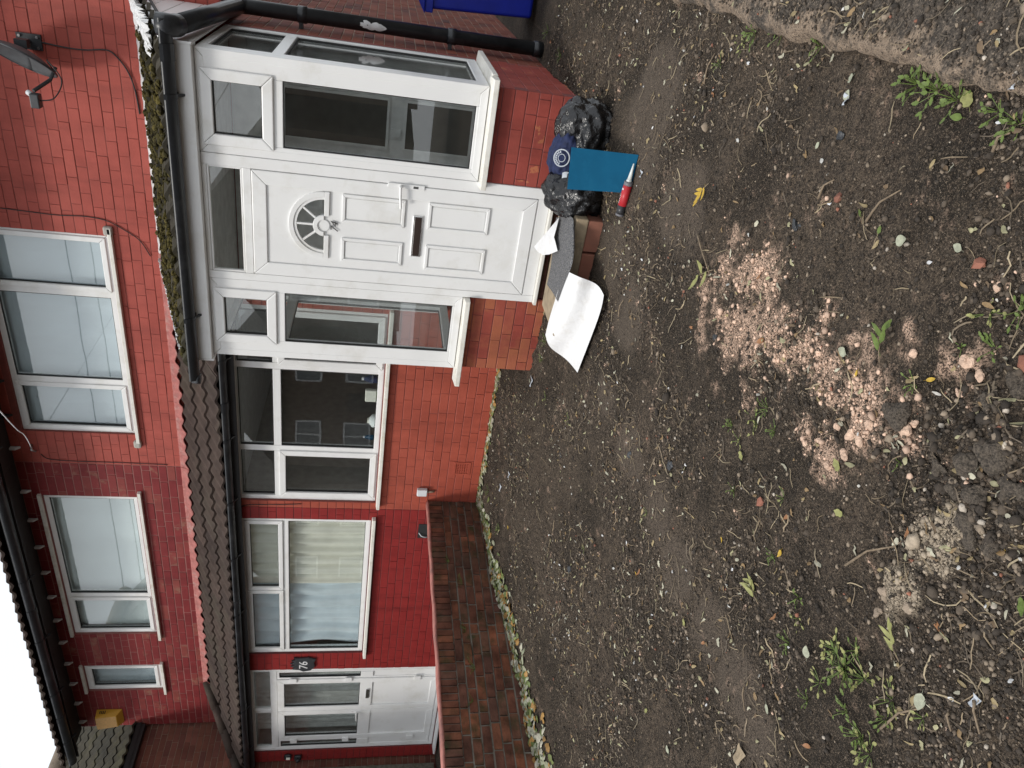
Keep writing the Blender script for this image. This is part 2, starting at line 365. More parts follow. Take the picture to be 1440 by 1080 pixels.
class Course:
    """collects bricks of one thing, then gives the largest in view objects of their own"""
    def __init__(s, cap=290): s.items = []; s.cap = cap
    def add(s, lst, frame, parent, mat, key, skip=None):
        """frame: 'front' (faces -Y at plane y) or 'side' (faces +X at plane x)"""
        for it in lst: s.items.append((it, frame, parent, mat, key, skip))
    def build(s):
        rank = []
        for idx, (it, fr, par, mat, key, skip) in enumerate(s.items):
            u, z, wd, h = it
            c = np.array((u, fr[1], z)) if fr[0] == 'front' else np.array((fr[1], u, z))
            x, y, d = project(c); vis = d > .1 and -10 < x < 1450 and -10 < y < 1090
            if skip and skip(u, z): vis = False
            rank.append(((wd * h / d ** 2) if vis else -1, idx))
        rank.sort(reverse=True); own = set(i for a, i in rank[:s.cap] if a > 0)
        rest = {}
        for idx, (it, fr, par, mat, key, skip) in enumerate(s.items):
            ms, L, H, D = brick_set(mat, key); u, z, wd, h = it
            jy = rng.uniform(-.0022, .0022) * (3 if key == 'gw' else 1); k = idx % 4; z += rng.uniform(-.0025, .0025) if key == 'gw' else 0
            if fr[0] == 'front': loc = Vector((u, fr[1] + D / 2 + jy, z)); rot = rng.uniform(-.004, .004)
            else: loc = Vector((fr[1] - D / 2 - jy, u, z)); rot = math.pi / 2 + rng.uniform(-.004, .004)
            M_ = Matrix.Translation(loc) @ Matrix.Rotation(rot, 4, 'Z') @ Matrix.Diagonal((wd / L, 1, h / H, 1))
            if idx in own:
                o = bpy.data.objects.new('brick', ms[k]); COL.objects.link(o); o.parent = par; o.matrix_local = M_
            else: rest.setdefault((par.name, mat), [par, []])[1].append((ms[k], M_))
        for (pn, mat), (par, lst) in rest.items():
            V = []; Fc = []; n = 0
            for me, M_ in lst:
                co = np.array([v.co[:] for v in me.vertices]); m = np.array(M_); V.append(co @ m[:3, :3].T + m[:3, 3])
                Fc += [tuple(i + n for i in p.vertices) for p in me.polygons]; n += len(co)
            me = bpy.data.meshes.new('brickwork'); me.from_pydata(np.concatenate(V).tolist(), [], Fc)
            o = mk('brickwork', me, mat, par); o['kind'] = 'stuff'
def backing(name, u0, u1, z0, z1, openings, fr, mat, parent, depth=.09, rec=.004):
    """the mortar plane behind the bricks with real openings"""
    us = sorted(set([u0, u1] + [v for o in openings for v in o[:2] if u0 < v < u1])); zs = sorted(set([z0, z1] + [v for o in openings for v in o[2:] if z0 < v < z1]))
    mb = MB()
    for a, b in zip(zs[:-1], zs[1:]):
        run = None
        for p, q in list(zip(us[:-1], us[1:])) + [(None, None)]:
            solid = p is not None and not any(o[0] < (p + q) / 2 < o[1] and o[2] < (a + b) / 2 < o[3] for o in openings)
            if solid: run = (run[0], q) if run else (p, q)
            elif run:
                if fr[0] == 'front': mb.box(run[0], run[1], fr[1] + rec, fr[1] + depth, a, b)
                else: mb.box(fr[1] - depth, fr[1] - rec, run[0], run[1], a, b)
                run = None
    return mb.build(name, mat, parent)

# ================================================================== SETTING: ground
PINK = [(1030, 372, .13), (1008, 415, .14), (1068, 425, .2), (1105, 455, .15), (1130, 490, .14), (1165, 520, .15), (1190, 555, .13), (1215, 580, .15), (1240, 600, .13), (1150, 605, .09), (1165, 640, .09), (1262, 600, .1), (1330, 515, .06), (1275, 575, .07), (1190, 630, .07), (1060, 500, .1), (1020, 470, .1), (1355, 510, .05), (1290, 490, .05)]
PALE = [(1315, 745, .09), (1330, 730, .07), (1300, 770, .09), (1275, 830, .08), (1330, 790, .05), (1260, 870, .06)]
SMOOTH = [(850, 560, .22), (880, 640, .25), (920, 720, .25), (950, 800, .25), (990, 880, .22), (1030, 960, .2), (1060, 1040, .2), (880, 450, .25), (900, 200, .4), (930, 120, .4), (860, 360, .3), (960, 300, .3)]
def blobs(X, Y, L, grow=1.0):
    t = np.zeros_like(X)
    for (px, py, r) in L:
        p = G_(px, py); t = np.maximum(t, np.exp(-((X - p[0]) ** 2 + (Y - p[1]) ** 2) / (r * r * grow * grow)))
    return t
def masks(X, Y):
    pk = sstep(.36, .9, blobs(X, Y, PINK, 1.4) * .74 + fbm(X, Y, 11, 5, 5) * .75 + fbm(X, Y, 55, 9, 2) * .55)
    pl = sstep(.42, .72, blobs(X, Y, PALE) * .9 + fbm(X, Y, 11, 25, 4) * .6)
    sm = sstep(.35, .75, blobs(X, Y, SMOOTH) + fbm(X, Y, 3, 15, 3) * .4)
    return pk, pl, sm
def ground_z(X, Y):
    X = np.asarray(X, float); Y = np.asarray(Y, float)
    pk, pl, sm = masks(X, Y); rough = 1 - .78 * sm
    near = (X > -6.4) & (X < .5) & (Y > -6.4) & (Y < .4)
    h = fbm(X, Y, .8, 41, 3) * .045 + rough * (fbm(X, Y, 5, 51, 3) * .03 + np.abs(fbm(X, Y, 16, 61, 3)) * .02 + fbm(X, Y, 45, 71, 2) * .009) + pk * .008 + pl * .012
    lum = sstep(.55, .8, blobs(X, Y, [(1400, 640, .22), (1420, 700, .2), (1340, 640, .1)]) + fbm(X, Y, 9, 81, 3) * .5)
    h = h + lum * (.03 + .07 * np.abs(fbm(X, Y, 14, 91, 3)))
    edge = sstep(0, .35, -Y)                      # level against the house
    return gbase(Y) + np.where(near, h * (.35 + .65 * edge), 0) - .012
def make_ground():
    xs = np.concatenate([[-90, -50, -25, -14, -9, -7.2], np.arange(-6.3, .46, .0135), [1, 2, 4, 9, 20, 50, 90]])
    ys = np.concatenate([[-90, -50, -30, -18, -11, -8, -6.9], np.arange(-6.2, .3, .0135), [.6, 1.2, 2.5, 6, 15, 40, 90]])
    X, Y = np.meshgrid(xs, ys, indexing='ij'); Z = ground_z(X, Y); pk, pl, sm = masks(X, Y)
    nx, ny = X.shape; V = np.stack([X, Y, Z], -1).reshape(-1, 3)
    idx = np.arange(nx * ny).reshape(nx, ny); Fq = np.stack([idx[:-1, :-1], idx[1:, :-1], idx[1:, 1:], idx[:-1, 1:]], -1).reshape(-1, 4)
    me = bpy.data.meshes.new('ground'); me.vertices.add(len(V)); me.vertices.foreach_set('co', V.ravel().astype(np.float32))
    me.loops.add(Fq.size); me.loops.foreach_set('vertex_index', Fq.ravel().astype(np.int32)); me.polygons.add(len(Fq))
    me.polygons.foreach_set('loop_start', np.arange(0, Fq.size, 4, dtype=np.int32)); me.update(calc_edges=True); me.validate()
    a = me.color_attributes.new('Mask', 'FLOAT_COLOR', 'POINT')
    C = np.stack([pk, pl, sm, np.ones_like(pk)], -1).reshape(-1, 4); a.data.foreach_set('color', C.ravel().astype(np.float32))
    me.polygons.foreach_set('use_smooth', np.ones(len(Fq), bool))
    t = NT('bare_garden_soil'); t.b.inputs['Roughness'].default_value = .95; t.b.inputs['Specular IOR Level'].default_value = .25
    g = t.world(); at = t.n('VertexColor', layer_name='Mask'); sp = t.n('SeparateColor'); t.l(at, 0, sp, 0)
    def nz(sc, d=6, r=.6):
        n = t.n('TexNoise'); n.inputs['Scale'].default_value = sc; n.inputs['Detail'].default_value = d; n.inputs['Roughness'].default_value = r; t.l(g, 'Position', n, 'Vector'); return n
    n1 = nz(2.1); n2 = nz(38); n3 = nz(170, 3); n4 = nz(420, 2); n5 = nz(82, 3)
    c1 = t.ramp(n1, 0, [(.42, (.021, .016, .0118)), (.58, (.066, .05, .037))])
    c2 = t.ramp(n2, 0, [(.3, (.35, .35, .35)), (.5, (1, 1, 1)), (.7, (1.6, 1.55, 1.45))]); base = t.mixc(1.0, None, c1, 0, c2, 0, 'MULTIPLY')
    sm = t.ramp(n2, 0, [(.2, (.07, .054, .0415)), (.8, (.11, .0865, .0675))]); smf = t.n('Math', operation='MULTIPLY'); t.l(sp, 2, smf, 0); smf.inputs[1].default_value = .95
    m1 = t.mixc(smf, 0, base, 2, sm, 0)
    h5 = t.ramp(n5, 0, [(.57, (0, 0, 0)), (.67, (.65, .65, .65))]); m1 = t.mixc(h5, 0, m1, 2, (.135, .103, .075), None); d5 = t.ramp(n5, 0, [(.37, (.9, .9, .9)), (.46, (0, 0, 0))]); sd_ = t.n('Math', operation='SUBTRACT'); sd_.inputs[0].default_value = 1.0; t.l(sp, 2, sd_, 1); dd_ = t.n('Math', operation='MULTIPLY'); t.l(d5, 0, dd_, 0); t.l(sd_, 0, dd_, 1); m1 = t.mixc(dd_, 0, m1, 2, (.018, .014, .011), None)
    gr = t.ramp(n3, 0, [(.58, (0, 0, 0)), (.68, (.8, .8, .8))]); m2 = t.mixc(gr, 0, m1, 2, (.2, .152, .107), None)
    g4 = t.ramp(n4, 0, [(.6, (0, 0, 0)), (.68, (.8, .8, .8))]); m3 = t.mixc(g4, 0, m2, 2, (.3, .24, .175), None)
    g5 = t.ramp(n3, 0, [(.37, (.9, .9, .9)), (.46, (0, 0, 0))]); m4 = t.mixc(g5, 0, m3, 2, (.02, .016, .012), None)
    pkn = t.ramp(n2, 0, [(.3, (.46, .31, .225)), (.7, (.66, .465, .345))]); pf = t.n('Math', operation='MULTIPLY'); t.l(sp, 0, pf, 0); pm = t.ramp(n3, 0, [(.42, (.06, .06, .06)), (.54, (1, 1, 1))]); t.l(pm, 0, pf, 1)
    m5 = t.mixc(pf, 0, m4, 2, pkn, 0)
    plf = t.n('Math', operation='MULTIPLY'); t.l(sp, 1, plf, 0); t.l(pm, 0, plf, 1); m6 = t.mixc(plf, 0, m5, 2, (.40, .33, .245), None)
    t.l(m6, 2, t.b, 'Base Color')
    b1 = t.bump(n2, 0, .8, .02); b15 = t.bump(n5, 0, .8, .012, b1); b2 = t.bump(n3, 0, .8, .007, b15); t.l(b2, 0, t.b, 'Normal')
    me.materials.append(t.m); o = mk('ground', me, None); o['kind'] = 'structure'; tag(o, 'bare dark garden soil strewn with grit and pink plaster dust')
    return o
ground = make_ground()
def path_z(X, Y): return gbase(Y) + .03 + .02 * fbm(X, Y, 4, 105, 3) + .002
def surf_z(X, Y): return np.where(np.asarray(X) > -.13, path_z(X, Y), ground_z(X, Y))
def gz(x, y): return float(ground_z(np.array([x]), np.array([y]))[0])
def GP(px, py):
    p = G_(px, py); return np.array([p[0], p[1], gz(p[0], p[1])])

# concrete path along the passage, its broken edge beside the soil
def make_path():
    ys = np.arange(-6.1, 2.4, .03); us = np.linspace(0, 1, 40); mb = MB()
    X = []; e = -.165 + fbm(ys, ys * 0, 7, 101, 4) * .035
    rows = []
    for j, y in enumerate(ys):
        zb = float(gbase(y)); r = [(e[j] - .012, y, zb - .09)]
        r.append((e[j], y, zb + .008 + .012 * vnoise(0, y, 20, 103)))
        for u in us[1:]:
            x = e[j] + .02 + u ** 2 * 2.2; r.append((x, y, zb + .03 + .02 * float(fbm(x, y, 4, 105, 3)) - .012 * max(0, 1 - u * 25)))
        rows.append(r)
    n = len(rows[0]); mb.v = [p for r in rows for p in r]; mb.v = [tuple(map(float, p)) for p in mb.v]
    mb.f = [(j * n + i, j * n + i + 1, (j + 1) * n + i + 1, (j + 1) * n + i) for j in range(len(rows) - 1) for i in range(n - 1)]
    t = NT('dirty_concrete_path'); t.b.inputs['Roughness'].default_value = .95; g = t.world()
    def nz(sc, d=6, r=.6):
        q = t.n('TexNoise'); q.inputs['Scale'].default_value = sc; q.inputs['Detail'].default_value = d; q.inputs['Roughness'].default_value = r; t.l(g, 'Position', q, 'Vector'); return q
    a = nz(4.2, 9, .72); b = nz(60); c = nz(150, 3)
    soil = t.ramp(b, 0, [(.3, (.028, .023, .018)), (.5, (.07, .056, .043)), (.7, (.15, .12, .092))]); con = t.ramp(b, 0, [(.3, (.17, .125, .088)), (.7, (.4, .3, .215))])
    sx = t.n('SeparateXYZ'); t.l(g, 'Position', sx, 0); ex = t.n('MapRange'); t.l(sx, 'X', ex, 0); ex.inputs[1].default_value = -.16; ex.inputs[2].default_value = .04; ex.inputs[3].default_value = .1; ex.inputs[4].default_value = -.12; sm_ = t.n('Math', operation='ADD'); t.l(a, 0, sm_, 0); t.l(ex, 0, sm_, 1); mk_ = t.ramp(sm_, 0, [(.53, (0, 0, 0)), (.6, (1, 1, 1))]); m = t.mixc(mk_, 0, soil, 0, con, 0)
    sp = t.ramp(c, 0, [(.56, (0, 0, 0)), (.64, (.7, .7, .7))]); m2_ = t.mixc(sp, 0, m, 2, (.25, .2, .155), None); sq = t.ramp(c, 0, [(.37, (.85, .85, .85)), (.45, (0, 0, 0))]); m2 = t.mixc(sq, 0, m2_, 2, (.03, .025, .02), None); t.l(m2, 2, t.b, 'Base Color')
    b1 = t.bump(b, 0, .9, .015); b2 = t.bump(c, 0, .9, .008, b1); t.l(b2, 0, t.b, 'Normal')
    me = mb.mesh('path'); me.materials.append(t.m); o = mk('path', me, None, smooth=True); o['kind'] = 'structure'
make_path()

# ================================================================== windows and doors
def window(parent, x0, x1, z0, z1, y, panes, mull=(), name='window', sillw=None, label=None, fw=.055, depth=.07, sillz=None, sill_over=.05):
    """panes: (x0,x1,z0,z1,opening) glass holes; the frame is drawn as bars between them"""
    mb = MB(); mb.frame(x0, x1, z0, z1, fw, y, y + depth)
    for m in mull: mb.box(m[0], m[1], y + .002, y + depth - .002, m[2], m[3])
    fr = mb.build(name, 'upvc', parent, bevel=.005)
    if label: fr['label'] = label
    for (a, b, c, d, op) in panes:
        if op:
            sb = MB(); sb.frame(a, b, c, d, op, y - .016, y + .04); sb.build('sash', 'upvc', fr, bevel=.007)
            a, b, c, d = a + op, b - op, c + op, d - op
        gk = MB(); gk.frame(a - .001, b + .001, c - .001, d + .001, .006, y + .006, y + .03, 0); gk.build('seal', 'gasket', fr)
        MB().box(a, b, y + .024, y + .028, c, d).build('pane', 'glass', fr)
    if sillw:
        sz = z0 if sillz is None else sillz
        s = MB().prism([(0, y + .03, sz - .001), (0, y - sillw, sz - .016), (0, y - sillw, sz - .05), (0, y + .03, sz - .05)], (x0 - sill_over, 0, 0), (x1 + sill_over, 0, 0))
        s.build('sill', 'upvcold', fr, bevel=.004)
    return fr

# ================================================================== HOUSE 74
h74 = thing('terraced_house', 'red painted brick terraced house numbered 74 with white glazed porch', 'house', (-3.2, .6, 0))
XB = -5.62                                    # party line between the two houses
c74 = Course(290)
# ground-floor wall
w74 = (-5.53, -3.20, 1.115, 2.57)
op_g = [(w74[0], w74[1], w74[2], w74[3]), (-1.95, -1.12, 0, 2.1)]
gw = backing('front_wall', XB, GX, -.35, 2.66, op_g, ('front', 0), 'joint74', h74)
c74.add(lay(XB, GX, -.09, 2.66, op_g), ('front', 0), gw, 'paint74low', 'p74l', skip=lambda u, z: u > -3.15)
# upper wall
uw74 = (-5.20, -2.93, 3.70, 4.80)
op_u = [uw74]
uw = backing('upper_wall', XB, -.62, 2.6, 5.35, op_u, ('front', UY), 'joint74', h74)
c74.add(lay(XB, -.62, 2.61, 5.35, op_u, shift=.06), ('front', UY), uw, 'paint74', 'p74u', skip=lambda u, z: z < 3.2)
# gable wall down the passage: bare brick
gb = backing('gable_wall', 0.1, 7.5, -.25, 2.59, [], ('side', GX), 'gablejoint', h74)
c74.add(lay(0.1, 7.5, -.2, 2.59, [], bh=.083), ('side', GX), gb, 'gable', 'gab', skip=lambda u, z: u > 2.2 or z > 2.6)
MB().box(GX - .2, -.66, UY + .1, 7.5, 2.6, 5.3).build('upper_gable', 'gablejoint', h74)
# low porch walls
pfr = (-1.555, GX); pfl = (-3.11, -2.445)
for (a, b), m, k in ((pfr, 'porchpaint', 'pp'), (pfl, 'wornpaint', 'wp')):
    pb = backing('porch_wall', a, b, -.35, .53, [], ('front', PY + .01), 'porchjoint', h74)
    c74.add(lay(a, b, -.11, .52, [], bh=.085, bl=.228, shift=a), ('front', PY + .01), pb, m, k)
ps = backing('porch_side_wall', PY + .016, .098, -.35, .53, [], ('side', GX), 'porchjoint', h74)
c74.add(lay(PY + .018, .098, -.11, .52, [], bh=.085, bl=.228), ('side', GX), ps, 'porchpaint', 'pp')
pl = MB().box(-3.10, -3.0, PY + .1, -.002, -.3, .53).build('porch_far_wall', 'porchjoint', h74)
# dark course under the door
dk = backing('threshold_wall', pfl[1], pfr[0], -.35, .028, [], ('front', PY + .03), 'porchjoint', h74)
c74.add(lay(pfl[1] + .005, pfr[0] - .005, -.11, .02, [], bh=.064, bl=.228), ('front', PY + .03), dk, 'gwall', 'dk')
c74.build()

# upper window
def blind(parent, x0, x1, z0, z1, y, mat, name='blind'):
    mb = MB(); n = 24
    mb.grid(lambda u, v: (x0 + (x1 - x0) * u, y + .006 * math.sin(u * 9) + .004 * math.sin(u * 31 + v * 2), z0 + (z1 - z0) * v), n, 6)
    return mb.build(name, mat, parent, smooth=True)
def window_up74():
    x0, x1, z0, z1 = uw74
    m1, m2 = -3.55, -4.56
    f = window(h74, x0, x1, z0, z1, UY + .03, [(m1 + .03, x1 - .03, z0 + .03, z1 - .03, .05), (m2 + .035, m1 - .035, z0 + .055, z1 - .055, 0), (x0 + .03, m2 - .03, z0 + .03, z1 - .03, .05)],
               [(m1 - .035, m1 + .035, z0 + .05, z1 - .05), (m2 - .035, m2 + .035, z0 + .05, z1 - .05)], sillw=.075, label='white three-light upper window with pale blue blinds', sill_over=.09)
    for px, s in ((-2.87, 1), (-5.31, -1)):
        MB().box(px - .045, px + .045, UY - .045, UY + .01, z0 - .06, z0 + .02).build('cement_blob', 'litstain', f, bevel=.02)
window_up74()
# ground-floor window
def window_gf74():
    x0, x1, z0, z1 = w74; a, b = -4.845, -3.855; t = 2.135
    panes = [(x0 + .045, a - .02, z0 + .02, t - .01, .065), (a + .04, b - .04, z0 + .055, t - .035, 0), (b + .02, x1 - .045, z0 + .02, t - .01, .065),
             (x0 + .075, a - .035, t + .045, z1 - .07, 0), (a + .035, b - .035, t + .045, z1 - .07, 0), (b + .035, x1 - .075, t + .045, z1 - .07, 0)]
    window(h74, x0, x1, z0, z1, .03, panes, [(a - .035, a + .035, z0 + .05, z1 - .05), (b - .035, b + .035, z0 + .05, z1 - .05), (x0 + .05, a - .037, t - .035, t + .04), (a + .037, b - .037, t - .035, t + .04), (b + .037, x1 - .05, t - .035, t + .04)], sillw=.09, label='wide white six-pane window beside the porch')
window_gf74()

# rooms behind the glass
def room(parent, x0, x1, y0, y1, z0, z1, mat='room', name='interior_wall'):
    mb = MB(); v = [(x0, y0, z0), (x1, y0, z0), (x1, y1, z0), (x0, y1, z0), (x0, y0, z1), (x1, y0, z1), (x1, y1, z1), (x0, y1, z1)]
    mb.add(v, [(0, 1, 2, 3), (1, 5, 6, 2), (2, 6, 7, 3), (3, 7, 4, 0)]); me = mb.mesh(name); MB().box(x0, x1, y0, y1, z1 + .001, z1 + .02).build('ceiling', 'white', parent); return mk(name, me, mat, parent)
room(h74, -5.58, -2.3, .095, 3.4, .02, 2.535)
room(h74, -5.58, -1.0, UY + .12, 4.2, 2.75, 5.0)

# porch frames
def porch():
    y = PY
    # right front light, left front light
    for (x0, x1, ga, gb_, sa, sb, lab) in ((-1.552, GX, -1.470, -1.040, -1.495, -1.015, 'white porch light to the right of the door'), (-3.121, -2.470, -2.972, -2.555, -3.0, -2.545, 'white porch light to the left of the door')):
        window(h74, x0, x1, .582, 2.46, y, [(ga, gb_, .655, 1.925, 0), (sa, sb, 1.985, 2.435, .072)], [(x0 + .05, ga, .636, 2.41), (gb_, x1 - .05, .636, 2.41), (ga, gb_, .63, .655), (ga, gb_, 1.925, 2.0), (ga, gb_, 2.40, 2.41)], name='porch_window', label=lab, depth=.065)
    # sills
    for a, b in ((-1.59, -.842), (-3.255, -2.475)):
        MB().prism([(0, y + .05, .581), (0, y - .075, .566), (0, y - .075, .528), (0, y + .05, .524)], (a, 0, 0), (b, 0, 0)).build('porch_sill', 'upvcold', h74, bevel=.004)
    MB().prism([(GX - .05, 0, .580), (GX + .07, 0, .565), (GX + .07, 0, .528), (GX - .05, 0, .524)], (0, y + .052, 0), (0, .03, 0)).build('porch_sill', 'upvcold', h74, bevel=.004)
    # side lights facing the passage and the far side
    for X, s, lab in ((GX, 1, 'white porch side light facing the passage'), (-3.121, -1, 'white porch side light facing the wide window')):
        y0, y1 = y + .067, .03
        f = MB()
        def bx(a, b, c, d): f.box(min(X, X - s * .065), max(X, X - s * .065), a, b, c, d)
        bx(y0, y0 + .075, .582, 2.46); bx(y1 - .09, y1, .582, 2.46); bx(y0 + .076, y1 - .091, .582, .655); bx(y0 + .076, y1 - .091, 2.40, 2.46); bx(y0 + .076, y1 - .091, 1.93, 2.01)
        fo = f.build('porch_window', 'upvc', h74, bevel=.005); fo['label'] = lab
        for c, d in ((.656, 1.929), (2.011, 2.399)):
            xx = X - s * .03
            MB().box(xx - .002, xx + .002, y0 + .076, y1 - .091, c, d).build('pane', 'glass', fo)
            g = MB()
            for (a, b, e, h) in ((y0 + .076, y0 + .082, c, d), (y1 - .097, y1 - .091, c, d), (y0 + .083, y1 - .098, c, c + .006), (y0 + .083, y1 - .098, d - .006, d)):
                g.box(min(X - s * .012, X - s * .028), max(X - s * .012, X - s * .028), a, b, e, h)
            g.build('seal', 'gasket', fo)
    # door frame with light over
    df = MB(); x0, x1 = -2.468, -1.554
    df.box(x0, -2.412, y - .004, y + .065, .03, 2.46); df.box(-1.632, x1, y - .004, y + .065, .03, 2.46)
    df.box(-2.4115, -1.6325, y - .002, y + .065, 2.43, 2.46); df.box(-2.4115, -1.6325, y - .002, y + .065, 2.142, 2.198); df.box(-2.4115, -1.6325, y - .002, y + .065, .03, .118)
    d = df.build('door_frame', 'upvc', h74, bevel=.004)
    s = MB(); s.frame(-2.411, -1.633, 2.199, 2.429, .014, y + .004, y + .03); s.build('bead', 'upvc', d, bevel=.003)
    MB().box(-2.397, -1.647, y + .02, y + .024, 2.213, 2.415).build('pane', 'glass', d)
    MB().prism([(0, y + .02, .03), (0, y - .045, .026), (0, y - .045, .002), (0, y + .02, .002)], (x0 - .005, 0, 0), (x1 + .02, 0, 0)).build('threshold', 'upvcold', d, bevel=.003)
    # leaf: welded sash round a moulded slab
    lf = MB(); lf.frame(-2.408, -1.636, .122, 2.139, .098, y - .010, y + .05); leafo = lf.build('door', 'upvc', h74, bevel=.006)
    leafo['label'] = 'white panelled front door with half-round fanlight and number 74'
    MB().box(-2.309, -1.735, y + .004, y + .04, .221, 1.648).build('slab', 'upvc', leafo)
    sl = bpy.data.objects.get('slab')
    # slab top part is cut round the fanlight: build as strips
    fc = (-1.99, 1.648); R = .205
    st = MB(); N = 28
    top, lft, rgt = 2.040, -2.309, -1.735
    pts = [(fc[0] + R * math.cos(math.pi * k / N), fc[1] + R * math.sin(math.pi * k / N)) for k in range(N + 1)]
    outer = []
    for k in range(N + 1):
        a = math.pi * k / N; c_, s_ = math.cos(a), math.sin(a); tt = 1e9
        if c_ > 1e-6: tt = min(tt, (rgt - fc[0]) / c_)
        if c_ < -1e-6: tt = min(tt, (lft - fc[0]) / c_)
        if s_ > 1e-6: tt = min(tt, (top - fc[1]) / s_)
        outer.append((fc[0] + tt * c_, fc[1] + tt * s_))
    # add the two upper corners by inserting exact points
    v = []; f = []
    for k in range(N + 1): v += [(pts[k][0], y + .004, pts[k][1]), (outer[k][0], y + .004, outer[k][1])]
    for k in range(N): f.append((2 * k, 2 * k + 1, 2 * k + 3, 2 * k + 2))
    st.add(v, f)
    for cxn in (rgt, lft):      # corner triangles
        k = min(range(N), key=lambda q: 0 if (abs(outer[q][0] - rgt) < 1e-6) != (abs(outer[q + 1][0] - rgt) < 1e-6) and cxn == rgt else (0 if (abs(outer[q][0] - lft) < 1e-6) != (abs(outer[q + 1][0] - lft) < 1e-6) and cxn == lft else 1))
        st.add([(outer[k][0], y + .004, outer[k][1]), (cxn, y + .004, top), (outer[k + 1][0], y + .004, outer[k + 1][1])], [(0, 1, 2)])
    so_ = st.build('slab', 'upvc', leafo)
    MB().box(-1.7345, -1.734, y + .004, y + .01, .23, .24).build('slab', 'upvc', leafo) if False else None
    # fanlight surround, bars, hub, glass
    fl = MB()
    def ring(r0, r1, ya, yb, mbx):
        pr = [(fc[0] + r * math.cos(a), 0, fc[1] + r * math.sin(a)) for r, rng_ in ((r1, range(N + 1)), (r0, range(N, -1, -1))) for a in [math.pi * k / N for k in rng_]]
        n = N + 1; vv = [(p[0], ya, p[2]) for p in pr] + [(p[0], yb, p[2]) for p in pr]; m = len(pr)
        ff = [(k, k + 1, m - 2 - k, m - 1 - k) for k in range(N)] + [(m + k, m + m - 1 - k, m + m - 2 - k, m + k + 1) for k in range(N)] + [(i, m + i, m + (i + 1) % m, (i + 1) % m) for i in range(m)]
        mbx.add(vv, ff)
    ring(.212, .248, y - .012, y + .01, fl); ring(.190, .2115, y - .004, y + .012, fl)
    fl.box(fc[0] - .25, fc[0] - .0725, y - .012, y + .012, fc[1] - .035, fc[1] - .0005); fl.box(fc[0] + .0725, fc[0] + .25, y - .012, y + .012, fc[1] - .035, fc[1] - .0005)
    ring(.045, .078, y - .014, y + .012, fl)
    for a in (50, 90, 130):
        a = math.radians(a); c_, s_ = math.cos(a), math.sin(a); q = .0075
        p = [(fc[0] + r * c_ - e * q * s_, 0, fc[1] + r * s_ + e * q * c_) for r, e in ((.079, -1), (.1895, -1), (.1895, 1), (.079, 1))]; fl.prism(p, (0, y - .002, 0), (0, y + .012, 0))
    fl.build('fanlight', 'upvc', leafo, bevel=.003)
    pg = MB(); vv = [(fc[0], y + .014, fc[1])] + [(fc[0] + .192 * math.cos(math.pi * k / N), y + .014, fc[1] + .192 * math.sin(math.pi * k / N)) for k in range(N + 1)]
    pg.add(vv, [(0, k, k + 1) for k in range(1, N + 1)]); pg.build('pane', 'glass', leafo)
    hubm = MB(); vv = [(fc[0] + .0447 * math.cos(2 * math.pi * k / 24), y - .004, fc[1] + .0447 * math.sin(2 * math.pi * k / 24)) for k in range(24)]; hubm.add([(q[0], q[1], q[2] + .006) for q in vv], [tuple(range(24))]); hubm.build('fanlight_hub', 'upvc', leafo)
    # raised panels
    for (a, b, c, d_) in ((-1.952, -1.742, 1.08, 1.524), (-2.252, -2.068, 1.08, 1.522), (-1.948, -1.742, .462, .912), (-2.266, -2.066, .458, .908)):
        pn = MB(); pn.frame(a, b, c, d_, .022, y - .010, y + .006); pn.box(a + .03, b - .03, y - .001, y + .006, c + .03, d_ - .03); pn.build('panel', 'upvc', leafo, bevel=.006, seg=3)
    # letter plate, handle, number
    lb = MB().box(-2.167, -1.85, y - .008, y + .006, .944, 1.021).build('letterbox', 'chrome', leafo, bevel=.006)
    MB().box(-2.157, -1.86, y - .014, y - .0085, .955, 1.006).build('letter_flap', 'brownmetal', leafo, bevel=.004)
    hd = MB(); hd.box(-1.655, -1.622, y - .02, y - .0105, .955, 1.215); hd.tube([(-1.64, y - .02, 1.125), (-1.64, y - .055, 1.125)], .011, 10); hd.tube([(-1.633, y - .055, 1.126), (-1.70, y - .058, 1.124), (-1.79, y - .055, 1.114)], .0105, 10)
    hd.build('handle', 'upvc', leafo, bevel=.004)
    MB().box(-1.647, -1.631, y - .0215, y - .0203, 1.0, 1.035).build('keyhole', 'ink', leafo)
    nm = text_mesh('74', .078, .3, .002); o = mk('house_number', nm, 'ink', leafo); o.matrix_local = Matrix.Translation((-1.995, y - .006, 1.572)) @ Matrix.Rotation(math.pi / 2, 4, 'X')
porch()
# porch inside: plaster wall with the inner door
idr = MB(); idr.box(-2.0, -1.07, .07, .12, .02, 2.16); ido = idr.build('inner_door', 'innerdoor', h74)
for (a, b, c, d_) in ((-1.67, -1.30, 1.24, 2.04), (-1.67, -1.30, .55, 1.08)):
    MB().box(a, b, .055, .0695, c, d_).build('dark_glass', 'darkpanel', ido); q = MB(); q.frame(a - .02, b + .02, c - .02, d_ + .02, .02, .05, .0695); q.build('bead', 'innerdoor', ido)
MB().box(-1.58, -1.52, .04, .0695, 1.12, 1.2).build('inner_letterbox', 'innerdoor', ido)
lining = MB().box(-3.05, -2.0, -.02, -.003, .016, 2.43).box(-1.07, GX - .07, -.02, -.003, .016, 2.43).box(-1.999, -1.071, -.02, -.003, 2.161, 2.43).build('porch_plaster', 'roomlight', h74); lining['label'] = 'grey plaster inside the porch'
MB().box(-3.0, GX - .07, PY + .07, -.022, -.02, .015).build('porch_floor', 'room', h74)
MB().box(-3.1, GX - .01, PY + .03, .0, 2.44, 2.455).build('porch_ceiling', 'roomlight', h74)

